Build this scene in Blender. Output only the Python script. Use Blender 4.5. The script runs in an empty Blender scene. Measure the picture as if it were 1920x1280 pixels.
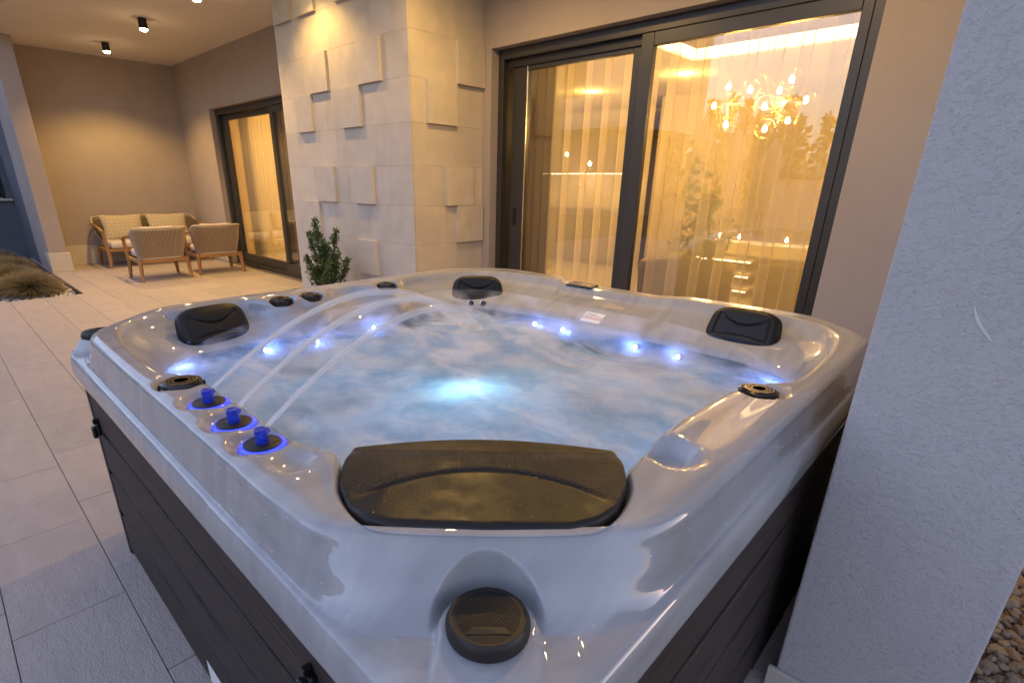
import bpy, bmesh, math, random
import numpy as np
from mathutils import Vector, Matrix, Euler
rad = math.radians
random.seed(7); rng = np.random.default_rng(7)
scene = bpy.context.scene
COL = scene.collection

# ------------------------------------------------------------------ camera
CAM = Vector((0, 0, 1.326))
cam = bpy.data.cameras.new('camera'); camo = bpy.data.objects.new('camera', cam); COL.objects.link(camo)
yaw, pit, rol = rad(134.032), rad(-20.977), rad(0.759)
fw = Vector((math.cos(pit) * math.cos(yaw), math.cos(pit) * math.sin(yaw), math.sin(pit)))
rt = Vector((math.sin(yaw), -math.cos(yaw), 0)); up = rt.cross(fw)
r2 = math.cos(rol) * rt + math.sin(rol) * up; u2 = -math.sin(rol) * rt + math.cos(rol) * up
M = Matrix((r2, u2, -fw)).transposed().to_4x4(); M.translation = CAM
camo.matrix_world = M
cam.sensor_width = 36.0; cam.lens = 987.5 / 1920 * 36
cam.shift_x = (960 - 908.1) / 1920; cam.shift_y = (720.3 - 640) / 1920
cam.clip_start = 0.02; cam.clip_end = 900
scene.camera = camo

# ------------------------------------------------------------------ world, sun, exposure
SUN_EL, SUN_ROT = rad(3.5), rad(28)          # the sun has just gone down behind the house
world = bpy.data.worlds.new('World'); scene.world = world; world.use_nodes = True
wn = world.node_tree.nodes; wl = world.node_tree.links
sky = wn.new('ShaderNodeTexSky'); sky.sky_type = 'NISHITA'; sky.sun_disc = False
sky.sun_elevation = SUN_EL; sky.sun_rotation = SUN_ROT
sky.air_density = 1.0; sky.dust_density = 1.5; sky.ozone_density = 3.0
bg = wn['Background']; bg.inputs['Strength'].default_value = 0.15
# hazy evening air: paler than the clear-sky model
hsv = wn.new('ShaderNodeHueSaturation'); hsv.inputs['Saturation'].default_value = .56
tint = wn.new('ShaderNodeMix'); tint.data_type = 'RGBA'; tint.blend_type = 'MULTIPLY'; tint.inputs[0].default_value = 1; tint.inputs[7].default_value = (1.07, .955, 1.06, 1)
wl.new(sky.outputs[0], hsv.inputs['Color']); wl.new(hsv.outputs[0], tint.inputs[6]); wl.new(tint.outputs[2], bg.inputs['Color'])
sun = bpy.data.lights.new('sun', 'SUN'); sun.energy = 0.03; sun.angle = rad(12); sun.color = (1, .8, .65)
suno = bpy.data.objects.new('sun', sun); COL.objects.link(suno)
sd = Vector((math.sin(SUN_ROT) * math.cos(SUN_EL), math.cos(SUN_ROT) * math.cos(SUN_EL), math.sin(SUN_EL)))
suno.rotation_euler = sd.to_track_quat('Z', 'Y').to_euler()
vs = scene.view_settings; vs.view_transform = 'Standard'; vs.look = 'None'; vs.gamma = 1; vs.exposure = 2.85
try: vs.use_curve_mapping = False
except Exception: pass
scene.render.engine = 'CYCLES'
cy = scene.cycles; cy.use_denoising = True
cy.max_bounces = 9; cy.diffuse_bounces = 4; cy.glossy_bounces = 4; cy.transmission_bounces = 6; cy.transparent_max_bounces = 16
cy.volume_bounces = 2; cy.volume_step_rate = 2.0; cy.volume_max_steps = 64
cy.sample_clamp_indirect = 6.0; cy.caustics_reflective = False; cy.caustics_refractive = False

# ------------------------------------------------------------------ helpers: materials
def newmat(name):
    m = bpy.data.materials.new(name); m.use_nodes = True
    nt = m.node_tree
    return m, nt, nt.nodes, nt.links, nt.nodes['Principled BSDF']
def P(b, **k):
    for n, v in k.items():
        n = n.replace('_', ' ')
        b.inputs[n].default_value = (*v, 1) if isinstance(v, tuple) and len(v) == 3 else v
def N(nt, typ, ins=None, **props):
    n = nt.nodes.new('ShaderNode' + typ)
    for k, v in props.items(): setattr(n, k, v)
    for k, v in (ins or {}).items():
        if isinstance(v, bpy.types.NodeSocket): nt.links.new(v, n.inputs[k])
        else: n.inputs[k].default_value = v
    return n
def pos(nt): return N(nt, 'NewGeometry').outputs['Position']
def scaled(nt, vec, s):
    n = N(nt, 'Mapping'); nt.links.new(vec, n.inputs['Vector']); n.inputs['Scale'].default_value = s; return n.outputs[0]
def ramp(nt, fac, stops):
    n = N(nt, 'ValToRGB'); nt.links.new(fac, n.inputs[0]); e = n.color_ramp.elements
    while len(e) < len(stops): e.new(.5)
    for i, (p, c) in enumerate(stops):
        e[i].position = p; e[i].color = (*c, 1) if len(c) == 3 else c
    return n.outputs[0]
def noise(nt, vec, scale, detail=4, rough=.5, dist=0.0):
    n = N(nt, 'TexNoise', {'Scale': scale, 'Detail': detail, 'Roughness': rough, 'Distortion': dist}); nt.links.new(vec, n.inputs['Vector']); return n.outputs[0]
def bump(nt, h, b, strength, dist, prev=None):
    n = N(nt, 'Bump', {'Strength': strength, 'Distance': dist}); nt.links.new(h, n.inputs['Height'])
    if prev is not None: nt.links.new(prev, n.inputs['Normal'])
    if b is not None: nt.links.new(n.outputs[0], b.inputs['Normal'])
    return n.outputs[0]
def mixc(nt, fac, a, b, mode='MIX'):
    n = N(nt, 'Mix', data_type='RGBA', blend_type=mode)
    for s, v in ((n.inputs[0], fac), (n.inputs[6], a), (n.inputs[7], b)):
        if isinstance(v, bpy.types.NodeSocket): nt.links.new(v, s)
        else: s.default_value = (*v, 1) if isinstance(v, tuple) else v
    return n.outputs[2]

def simple(name, col, rough=.5, **k):
    m, nt, n, l, b = newmat(name); P(b, Base_Color=col, Roughness=rough, **k); return m

def m_plaster(name, c1, c2, scale=260, bmp=.35, coarse=0.0):
    m, nt, n, l, b = newmat(name); v = pos(nt)
    f = noise(nt, v, 3.0, 5)
    l.new(ramp(nt, f, [(.3, c1), (.7, c2)]), b.inputs['Base Color']); P(b, Roughness=.92)
    b.inputs['Specular IOR Level'].default_value = .25
    h = noise(nt, v, scale, 3, .55)
    nb = bump(nt, h, b, bmp, .004)
    if coarse:
        hc = noise(nt, v, 120, 4.5, .62, .45)
        hr = ramp(nt, hc, [(.36, (0, 0, 0)), (.47, (.7,) * 3), (.70, (1, 1, 1))])
        bump(nt, hr, b, coarse, .0032, nb)
    return m
MAT = {}
MAT['plaster'] = m_plaster('plaster', (.37, .315, .285), (.40, .345, .31), 150, .45)
MAT['plaster_pier'] = m_plaster('plaster_pier', (.45, .435, .43), (.49, .47, .46), 330, .25, .55)
MAT['plaster_white'] = m_plaster('plaster_white', (.60, .57, .54), (.64, .61, .58), 200, .2)
MAT['plaster_shaded'] = m_plaster('shaded_plaster', (.12, .13, .155), (.14, .15, .175), 200, .3)  # house plaster darkened: shade is put into the garden wall's colour
MAT['soffit'] = m_plaster('soffit_paint', (.72, .67, .60), (.75, .70, .63), 120, .1)

def m_limestone():
    m, nt, n, l, b = newmat('limestone'); v = pos(nt)
    oi = N(nt, 'ObjectInfo').outputs['Random']
    base = ramp(nt, noise(nt, v, 7, 6, .6), [(.25, (.50, .445, .38)), (.75, (.60, .545, .47))])
    tone = ramp(nt, oi, [(0, (.92, .92, .93)), (1, (1.06, 1.05, 1.03))])
    base = mixc(nt, 1.0, base, tone, 'MULTIPLY')
    fl = N(nt, 'TexVoronoi', {'Scale': 16.0}); l.new(scaled(nt, v, (1, 1, .7)), fl.inputs['Vector'])
    sp = ramp(nt, fl.outputs['Distance'], [(.0, (1, 1, 1)), (.10, (0, 0, 0))])
    msk = ramp(nt, noise(nt, v, 28, 4, .6, 1.5), [(.56, (0, 0, 0)), (.66, (1, 1, 1))])
    mm = N(nt, 'Math', operation='MULTIPLY'); l.new(sp, mm.inputs[0]); l.new(msk, mm.inputs[1])
    base = mixc(nt, mm.outputs[0], base, (.34, .28, .22))
    l.new(base, b.inputs['Base Color']); P(b, Roughness=.75)
    bump(nt, noise(nt, v, 130, 4, .6), b, .18, .003)
    return m
MAT['limestone'] = m_limestone()

def m_floor():
    m, nt, n, l, b = newmat('porcelain_tile'); v = pos(nt)
    oi = N(nt, 'ObjectInfo').outputs['Random']
    s = scaled(nt, v, (1.0, 2.4, 1))
    base = ramp(nt, noise(nt, s, 5, 7, .62, .4), [(.2, (.375, .322, .283)), (.8, (.465, .408, .366))])
    tone = ramp(nt, oi, [(0, (.93, .93, .94)), (1, (1.05, 1.04, 1.03))])
    base = mixc(nt, 1.0, base, tone, 'MULTIPLY')
    l.new(base, b.inputs['Base Color']); P(b, Roughness=.62)
    h = noise(nt, s, 75, 5, .6, .6)
    nb = bump(nt, noise(nt, scaled(nt, v, (1, 2.0, 1)), 22, 5, .62, .5), None, .38, .010)
    bump(nt, h, b, .55, .005, nb)
    return m
MAT['floor_tile'] = m_floor()
MAT['grout'] = simple('grout', (.15, .135, .12), .9)

def m_acrylic():
    m, nt, n, l, b = newmat('pearl_acrylic'); v = pos(nt)
    sv = N(nt, 'Mapping'); l.new(v, sv.inputs['Vector']); sv.inputs['Rotation'].default_value = (.3, .2, rad(40)); sv.inputs['Scale'].default_value = (5.5, 1.3, 2.2)
    f1 = noise(nt, sv.outputs[0], 1.3, 3.5, .52, 1.8)
    sv2 = N(nt, 'Mapping'); l.new(v, sv2.inputs['Vector']); sv2.inputs['Rotation'].default_value = (0, .3, rad(75)); sv2.inputs['Scale'].default_value = (9, 1.6, 3)
    f2 = noise(nt, sv2.outputs[0], 1.1, 3, .5, 2.4)
    c = mixc(nt, .4, ramp(nt, f1, [(.25, (.225, .235, .25)), (.5, (.305, .312, .325)), (.76, (.385, .387, .395))]),
             ramp(nt, f2, [(.30, (.235, .245, .26)), (.70, (.36, .362, .37))]))
    l.new(c, b.inputs['Base Color'])
    P(b, Roughness=.5, Specular_IOR_Level=.35, Coat_Weight=1.0, Coat_Roughness=.02, Coat_IOR=1.62)
    return m
MAT['acrylic'] = m_acrylic()

def m_board():
    m, nt, n, l, b = newmat('dark_composite_board'); v = pos(nt)
    oi = N(nt, 'ObjectInfo').outputs['Random']
    off = N(nt, 'Math', operation='MULTIPLY', ins={1: 30.0}); l.new(oi, off.inputs[0])
    cb = N(nt, 'CombineXYZ'); l.new(off.outputs[0], cb.inputs[0]); ad = N(nt, 'VectorMath', operation='ADD'); l.new(v, ad.inputs[0]); l.new(cb.outputs[0], ad.inputs[1])
    f = noise(nt, scaled(nt, ad.outputs[0], (4, 4, 150)), 1.0, 5, .65, .5)
    l.new(ramp(nt, f, [(.3, (.012, .009, .008)), (.7, (.062, .046, .038))]), b.inputs['Base Color']); P(b, Roughness=.6); b.inputs['Specular IOR Level'].default_value = .3
    bump(nt, f, b, .35, .002)
    return m
MAT['board'] = m_board()
MAT['black'] = simple('black_plastic', (.012, .012, .013), .38)
MAT['black_rubber'] = simple('black_rubber', (.014, .0115, .009), .46, Specular_IOR_Level=.4)
MAT['hole0'] = simple('dark_liner', (.002, .002, .002), .9); MAT['gloss_black'] = simple('gloss_black', (.01, .01, .011), .15)
MAT['chrome'] = simple('chrome', (.7, .68, .62), .15, Metallic=1.0)
MAT['bronze_ring'] = simple('bronze_ring', (.45, .36, .22), .22, Metallic=1.0)

def m_pillow(name, pattern):
    m, nt, n, l, b = newmat(name); v = N(nt, 'TexCoord').outputs['UV']
    P(b, Base_Color=(.012, .0105, .0095), Roughness=.42, Specular_IOR_Level=.32)
    wet = noise(nt, pos(nt), 24, 3); l.new(ramp(nt, wet, [(.35, (.50,) * 3), (.65, (.32,) * 3)]), b.inputs['Roughness'])
    h = noise(nt, pos(nt), 420, 2)
    nb = bump(nt, h, b if not pattern else None, .25, .0015)
    if pattern:
        # small diamond studs on the upper half, stored in the UV layer in centimetres
        ck = N(nt, 'TexVoronoi', {'Scale': 1.9, 'Randomness': 0.0}, voronoi_dimensions='2D'); l.new(v, ck.inputs['Vector'])
        msk = N(nt, 'Attribute', attribute_name='studs'); mm = N(nt, 'Math', operation='MULTIPLY')
        l.new(ramp(nt, ck.outputs['Distance'], [(.25, (1, 1, 1)), (.5, (0, 0, 0))]), mm.inputs[0]); l.new(msk.outputs['Fac'], mm.inputs[1])
        bump(nt, mm.outputs[0], b, .6, .003, nb)
    return m
MAT['headrest'] = m_pillow('headrest_foam', False)
MAT['headrest_big'] = m_pillow('studded_headrest_foam', True)
MAT['frame'] = simple('anthracite_aluminium', (.055, .053, .052), .36, Metallic=.35)
MAT['frame_dark'] = simple('dark_track', (.02, .02, .02), .4)

def m_glass(name, mult=1.7, tint=(1, 1, 1)):
    m, nt, n, l, b = newmat(name); n.remove(b)
    ior = N(nt, 'MapRange', {'From Min': 0.0, 'From Max': 1.0, 'To Min': 1.5, 'To Max': 1 / 1.5}); l.new(N(nt, 'NewGeometry').outputs['Backfacing'], ior.inputs[0])
    fr = N(nt, 'Fresnel'); l.new(ior.outputs[0], fr.inputs['IOR']); mu = N(nt, 'Math', operation='MULTIPLY', ins={1: mult}, use_clamp=True); l.new(fr.outputs[0], mu.inputs[0])
    t = N(nt, 'BsdfTransparent', {'Color': (*tint, 1)}); g = N(nt, 'BsdfGlossy', {'Roughness': .0, 'Color': (1, 1, 1, 1)})
    mx = N(nt, 'MixShader'); l.new(mu.outputs[0], mx.inputs[0]); l.new(t.outputs[0], mx.inputs[1]); l.new(g.outputs[0], mx.inputs[2])
    l.new(mx.outputs[0], n['Material Output'].inputs[0]); return m
MAT['glass'] = m_glass('window_glass', 1.9, (.97, .98, .97))
MAT['globe_glass'] = m_glass('globe_glass', .4, (1, .97, .92))

def m_sheer(name, col, fac0, fac1):
    m, nt, n, l, b = newmat(name); n.remove(b)
    lw = N(nt, 'LayerWeight', {'Blend': .5}); mr = N(nt, 'MapRange', {'From Min': 0.0, 'From Max': 1.0, 'To Min': fac0, 'To Max': fac1}); l.new(lw.outputs['Facing'], mr.inputs[0])
    d = N(nt, 'BsdfDiffuse', {'Color': (*col, 1)}); tr = N(nt, 'BsdfTranslucent', {'Color': (*col, 1)})
    m1 = N(nt, 'MixShader', {0: .55}); l.new(d.outputs[0], m1.inputs[1]); l.new(tr.outputs[0], m1.inputs[2])
    t = N(nt, 'BsdfTransparent'); mx = N(nt, 'MixShader'); l.new(mr.outputs[0], mx.inputs[0]); l.new(t.outputs[0], mx.inputs[1]); l.new(m1.outputs[0], mx.inputs[2])
    l.new(mx.outputs[0], n['Material Output'].inputs[0]); return m
MAT['sheer'] = m_sheer('sheer_voile', (.90, .78, .54), .40, .85)
MAT['sheer_far'] = m_sheer('sheer_voile_dense', (.85, .78, .62), .55, .9)
MAT['drape'] = m_sheer('taupe_drape', (.20, .155, .11), .93, 1.0)
MAT['drape_grey'] = m_sheer('grey_drape', (.42, .38, .32), .95, 1.0)

def m_emit(name, col, strength):
    m, nt, n, l, b = newmat(name); n.remove(b)
    e = N(nt, 'Emission', {'Color': (*col, 1), 'Strength': strength}); l.new(e.outputs[0], n['Material Output'].inputs[0]); return m
WARM = (1.0, .62, .27); INW = (1.0, .56, .13)
MAT['lamp_lens'] = m_emit('lamp_lens', (1, .74, .36), 16)
MAT['bulb'] = m_emit('filament_bulb', (1, .64, .28), 7)
MAT['cove'] = m_emit('cove_strip', (1, .66, .32), 1.0)
MAT['led_blue'] = m_emit('blue_white_led', (.5, .5, 1.0), 4)
MAT['pool_lamp'] = m_emit('cool_tub_lamp', (.6, .85, 1.0), 1.5)
MAT['ring_blue'] = m_emit('blue_ring_led', (.08, .12, 1.0), 2.2)

def m_wood(name, c1, c2, sc=(3, 3, 40)):
    m, nt, n, l, b = newmat(name); v = N(nt, 'TexCoord').outputs['Object']
    f = noise(nt, scaled(nt, v, sc), 2.0, 4, .6, .4)
    l.new(ramp(nt, f, [(.3, c1), (.7, c2)]), b.inputs['Base Color']); P(b, Roughness=.5); return m
MAT['teak'] = m_wood('teak', (.26, .125, .04), (.42, .22, .075))
MAT['rope'] = simple('woven_rope', (.48, .36, .24), .85); MAT['gap_shade'] = simple('shadow_mesh', (.13, .10, .07), .9)
MAT['rope_band'] = simple('woven_band', (.46, .38, .31), .85)
MAT['cushion'] = simple('cream_cushion', (.58, .53, .47), .9)
def m_pattern():
    m, nt, n, l, b = newmat('diamond_print_fabric'); v = N(nt, 'TexCoord').outputs['UV']
    mp = N(nt, 'Mapping'); l.new(v, mp.inputs['Vector']); mp.inputs['Rotation'].default_value = (0, 0, rad(45)); mp.inputs['Scale'].default_value = (12.5, 12.5, 1)
    vo = N(nt, 'TexVoronoi', {'Scale': 1.0, 'Randomness': 0.0}, voronoi_dimensions='2D', distance='CHEBYCHEV'); l.new(mp.outputs[0], vo.inputs['Vector'])
    c = ramp(nt, vo.outputs['Distance'], [(.0, (.60, .53, .38)), (.13, (.60, .53, .38)), (.15, (.23, .18, .10)), (.24, (.23, .18, .10)), (.26, (.62, .55, .40)), (.40, (.62, .55, .40)), (.42, (.35, .28, .17)), (.48, (.35, .28, .17))])
    l.new(c, b.inputs['Base Color']); P(b, Roughness=.9); return m
MAT['pattern'] = m_pattern()
def m_leaf(name, c1, c2, trans=.25):
    m, nt, n, l, b = newmat(name)
    at = N(nt, 'Attribute', attribute_name='tone')
    l.new(ramp(nt, at.outputs['Fac'], [(0, c1), (1, c2)]), b.inputs['Base Color']); P(b, Roughness=.5)
    tr = N(nt, 'BsdfTranslucent'); l.new(ramp(nt, at.outputs['Fac'], [(0, c1), (1, c2)]), tr.inputs[0])
    mx = N(nt, 'MixShader', {0: trans}); l.new(b.outputs[0], mx.inputs[1]); l.new(tr.outputs[0], mx.inputs[2]); l.new(mx.outputs[0], n['Material Output'].inputs[0]); return m
MAT['shrub_leaf'] = m_leaf('shrub_leaf', (.025, .06, .012), (.12, .20, .035))
MAT['ficus_leaf'] = m_leaf('ficus_leaf', (.04, .09, .02), (.13, .20, .05), .35)
MAT['tree_leaf'] = m_leaf('tree_leaf', (.012, .022, .010), (.035, .055, .022), .1)
MAT['grass_blade'] = m_leaf('dry_grass_blade', (.10, .085, .03), (.42, .34, .20), .3)
MAT['bark'] = simple('bark', (.08, .06, .045), .9)
def m_stone():
    m, nt, n, l, b = newmat('gravel_stone'); oi = N(nt, 'ObjectInfo').outputs['Random']
    f = noise(nt, N(nt, 'TexCoord').outputs['Object'], 60, 4, .6)
    c = mixc(nt, 1.0, ramp(nt, oi, [(0, (.25, .18, .12)), (.35, (.34, .225, .12)), (.7, (.22, .175, .14)), (1, (.36, .27, .18))]), ramp(nt, f, [(.3, (.8, .8, .8)), (.7, (1.1, 1.1, 1.1))]), 'MULTIPLY')
    l.new(c, b.inputs['Base Color']); P(b, Roughness=.8); bump(nt, f, b, .3, .003); return m
MAT['stone'] = m_stone()
MAT['white_pebble'] = simple('white_pebble', (.62, .60, .57), .7)
MAT['soil'] = simple('dark_soil', (.05, .04, .03), .95)
MAT['sand'] = simple('sandy_soil', (.20, .145, .095), .95)
MAT['terracotta'] = simple('planter_clay', (.22, .2, .19), .8)
MAT['white_sticker'] = simple('white_sticker', (.75, .75, .75), .5)
MAT['red_sticker'] = simple('crimson_print', (.55, .02, .10), .5)
MAT['ink'] = simple('black_print', (.03, .03, .03), .6)
MAT['blue_plastic'] = None
def m_blueclear():
    m, nt, n, l, b = newmat('clear_blue_plastic')
    l.new(ramp(nt, noise(nt, pos(nt), 120, 3, .6, 1.0), [(.3, (.002, .006, .10)), (.7, (.012, .05, .62))]), b.inputs['Base Color']); P(b, Roughness=.10, Coat_Weight=.6); b.inputs['Emission Color'].default_value = (.005, .03, 1, 1); b.inputs['Emission Strength'].default_value = .012
    return m
MAT['blue_plastic'] = m_blueclear()
def m_ring():
    # clear collar lit from inside by blue light-emitting diodes
    m, nt, n, l, b = newmat('lit_clear_collar'); f = noise(nt, pos(nt), 90, 3)
    P(b, Base_Color=(.12, .15, .55), Roughness=.12); b.inputs['Emission Color'].default_value = (.03, .055, 1, 1)
    l.new(ramp(nt, f, [(.3, (.35,) * 3), (.7, (1.0,) * 3)]), b.inputs['Emission Strength'])
    mu = N(nt, 'Math', operation='MULTIPLY', ins={1: .26}); l.new(ramp(nt, f, [(.3, (.3,) * 3), (.7, (1.0,) * 3)]), mu.inputs[0]); l.new(mu.outputs[0], b.inputs['Emission Strength'])
    return m
MAT['lit_ring'] = m_ring()
MAT['kitchen_dark'] = simple('taupe_lacquer', (.14, .12, .10), .45)
MAT['kitchen_stone'] = simple('worktop_stone', (.30, .27, .23), .3)
MAT['splash'] = simple('splashback', (.55, .50, .42), .4)
MAT['room_wall'] = simple('room_paint', (.55, .47, .37), .85)
MAT['room_floor'] = simple('room_floor_tile', (.52, .47, .40), .3)
MAT['room_ceiling'] = simple('room_ceiling_paint', (.72, .68, .62), .9)
MAT['fabric_brown'] = simple('brown_fabric', (.17, .12, .075), .9)
MAT['brass'] = simple('dull_brass', (.32, .25, .14), .35, Metallic=.8)
MAT['parasol'] = simple('parasol_canvas', (.55, .50, .44), .9)
MAT['garden'] = simple('garden_ground', (.11, .12, .07), .95)
MAT['louvre'] = simple('dark_louvre', (.012, .013, .016), .5)
MAT['plaster_blue'] = MAT['plaster_pier']

# ------------------------------------------------------------------ helpers: objects
def mesh_obj(name, verts, faces, mat, parent=None, smooth=False, uv=None):
    me = bpy.data.meshes.new(name); me.from_pydata([tuple(map(float, v)) for v in verts], [], faces)
    if mat is not None: me.materials.append(mat)
    if smooth: me.polygons.foreach_set('use_smooth', [True] * len(me.polygons))
    if uv is not None:
        u = me.uv_layers.new(name='UVMap'); idx = np.zeros(len(me.loops), dtype=np.int32); me.loops.foreach_get('vertex_index', idx)
        u.data.foreach_set('uv', np.asarray(uv, dtype=np.float32)[idx].ravel())
    me.update()
    o = bpy.data.objects.new(name, me); COL.objects.link(o)
    if parent is not None: o.parent = parent
    return o
def bm_obj(name, bm, mat, parent=None, smooth=False):
    me = bpy.data.meshes.new(name); bm.to_mesh(me); bm.free()
    if mat is not None: me.materials.append(mat)
    if smooth: me.polygons.foreach_set('use_smooth', [True] * len(me.polygons))
    o = bpy.data.objects.new(name, me); COL.objects.link(o)
    if parent is not None: o.parent = parent
    return o
def inst(name, me, parent=None, loc=(0, 0, 0), rot=(0, 0, 0), scale=(1, 1, 1)):
    o = bpy.data.objects.new(name, me); COL.objects.link(o); o.location = loc; o.rotation_euler = rot; o.scale = scale
    if parent is not None: o.parent = parent
    return o
def thing(name, label, cat, loc=(0, 0, 0), rz=0, group=None, kind=None):
    o = bpy.data.objects.new(name, None); COL.objects.link(o); o.location = loc; o.rotation_euler = (0, 0, rz)
    o.empty_display_size = .1
    return tag(o, label, cat, group, kind)
def tag(o, label=None, cat=None, group=None, kind=None):
    if label: o['label'] = label
    if cat: o['category'] = cat
    if group: o['group'] = group
    if kind: o['kind'] = kind
    return o
def at_world(o, parent):
    """parent o while its mesh data stay in world coordinates"""
    o.parent = parent; o.matrix_parent_inverse = Matrix.LocRotScale(parent.location, parent.rotation_euler, None).inverted(); return o
def add_box(bm, x0, x1, y0, y1, z0, z1, c=0.0, seg=1):
    r = bmesh.ops.create_cube(bm, size=1.0); vs_ = r['verts']
    for v in vs_: v.co = Vector((x0 + (v.co.x + .5) * (x1 - x0), y0 + (v.co.y + .5) * (y1 - y0), z0 + (v.co.z + .5) * (z1 - z0)))
    if c > 0:
        es = list({e for v in vs_ for e in v.link_edges})
        bmesh.ops.bevel(bm, geom=es, offset=c, segments=seg, affect='EDGES', profile=.5)
def box(name, x0, x1, y0, y1, z0, z1, mat, parent=None, c=0.0, seg=1):
    bm = bmesh.new(); add_box(bm, x0, x1, y0, y1, z0, z1, c, seg); return bm_obj(name, bm, mat, parent)
def lathe(name, prof, mat, parent=None, seg=40, loc=(0, 0, 0), rot=(0, 0, 0), smooth=True):
    vs_, fs = [], []
    for r, z in prof:
        for k in range(seg):
            a = 2 * math.pi * k / seg; vs_.append((r * math.cos(a), r * math.sin(a), z))
    for i in range(len(prof) - 1):
        for k in range(seg):
            a, b_ = i * seg + k, i * seg + (k + 1) % seg; fs.append((a, b_, b_ + seg, a + seg))
    if prof[0][0] > 1e-6: fs.append(tuple(reversed(range(seg))))
    if prof[-1][0] > 1e-6: fs.append(tuple(range((len(prof) - 1) * seg, len(prof) * seg)))
    o = mesh_obj(name, vs_, fs, mat, parent, smooth); o.location = loc; o.rotation_euler = rot
    if smooth: autosmooth(o)
    return o
def autosmooth(o, ang=40):
    me = o.data
    bm = bmesh.new(); bm.from_mesh(me)
    for e in bm.edges:
        if len(e.link_faces) == 2 and e.calc_face_angle(0) > rad(ang): e.smooth = False
    bm.to_mesh(me); bm.free()
def tube_mesh(pts, radii, seg=8, cap=True, flat=1.0):
    pts = [Vector(p) for p in pts]; n = len(pts)
    if not hasattr(radii, '__len__'): radii = [radii] * n
    vs_, fs = [], []; prev = None
    for i in range(n):
        t = (pts[min(i + 1, n - 1)] - pts[max(i - 1, 0)]).normalized()
        a = Vector((0, 0, 1)) if abs(t.z) < .95 else Vector((1, 0, 0))
        if prev is None: s = t.cross(a).normalized()
        else: s = (prev - t * prev.dot(t)).normalized()
        prev = s; w = t.cross(s)
        for k in range(seg):
            an = 2 * math.pi * k / seg; vs_.append(pts[i] + (s * math.cos(an) + w * math.sin(an) * flat) * radii[i])
    for i in range(n - 1):
        for k in range(seg):
            a, b_ = i * seg + k, i * seg + (k + 1) % seg; fs.append((a, b_, b_ + seg, a + seg))
    if cap: fs.append(tuple(reversed(range(seg)))); fs.append(tuple(range((n - 1) * seg, n * seg)))
    return vs_, fs
def tube(name, pts, radii, mat, parent=None, seg=8, flat=1.0):
    v, f = tube_mesh(pts, radii, seg, True, flat); return mesh_obj(name, v, f, mat, parent, True)
class Join:
    def __init__(s): s.v = []; s.f = []
    def add(s, v, f):
        o = len(s.v); s.v += [tuple(p) for p in v]; s.f += [tuple(i + o for i in q) for q in f]
    def obj(s, name, mat, parent=None, smooth=False): return mesh_obj(name, s.v, s.f, mat, parent, smooth)
def sstep(a, b, x):
    t = np.clip((x - a) / (b - a), 0, 1); return t * t * (3 - 2 * t)
def leaves(name, pts, size, mat, parent, dirs=None, aspect=2.0, tone=None, jitter=.35):
    n = len(pts); pts = np.asarray(pts); d = rng.normal(size=(n, 3)) if dirs is None else np.asarray(dirs) + rng.normal(size=(n, 3)) * jitter
    d /= np.linalg.norm(d, axis=1)[:, None] + 1e-9
    w = np.cross(d, rng.normal(size=(n, 3))); w /= np.linalg.norm(w, axis=1)[:, None] + 1e-9
    nn = np.cross(d, w); L = size * rng.uniform(.65, 1.3, n)[:, None]; W = L / aspect
    a = pts; c_ = pts + d * L; m1 = pts + d * L * .5 + w * W * .5 + nn * L * .08; m2 = pts + d * L * .5 - w * W * .5 + nn * L * .08
    V = np.stack([a, m1, c_, m2], 1).reshape(-1, 3); F = [(4 * i, 4 * i + 1, 4 * i + 2, 4 * i + 3) for i in range(n)]
    o = mesh_obj(name, V, F, mat, parent, True)
    at = o.data.attributes.new('tone', 'FLOAT', 'POINT')
    t = rng.uniform(0, 1, n) if tone is None else np.clip(np.asarray(tone) + rng.normal(size=n) * .15, 0, 1)
    at.data.foreach_set('value', np.repeat(t, 4).astype(np.float32)); return o
def vnoise(x, y, seed=0):
    """smooth value noise, numpy"""
    r = np.random.default_rng(seed); T = r.random((64, 64))
    xi = np.floor(x).astype(int); yi = np.floor(y).astype(int); fx = x - xi; fy = y - yi
    fx = fx * fx * (3 - 2 * fx); fy = fy * fy * (3 - 2 * fy); g = lambda a, b: T[a % 64, b % 64]
    return (g(xi, yi) * (1 - fx) + g(xi + 1, yi) * fx) * (1 - fy) + (g(xi, yi + 1) * (1 - fx) + g(xi + 1, yi + 1) * fx) * fy

YW, YF, ZC = 3.52, 3.64, 3.045            # wall face, window frame, soffit height
XP0, XP1, YP = -5.444, -3.46, 2.75        # the clad pillar
# ================================================================== SETTING
g = box('ground', -260, 260, -260, 260, -.5, -.06, MAT['garden']); tag(g, kind='structure')
floor = box('patio_floor', -10.7, .17, -6, 3.62, -.05, -.006, MAT['grout']); tag(floor, kind='structure')
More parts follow.
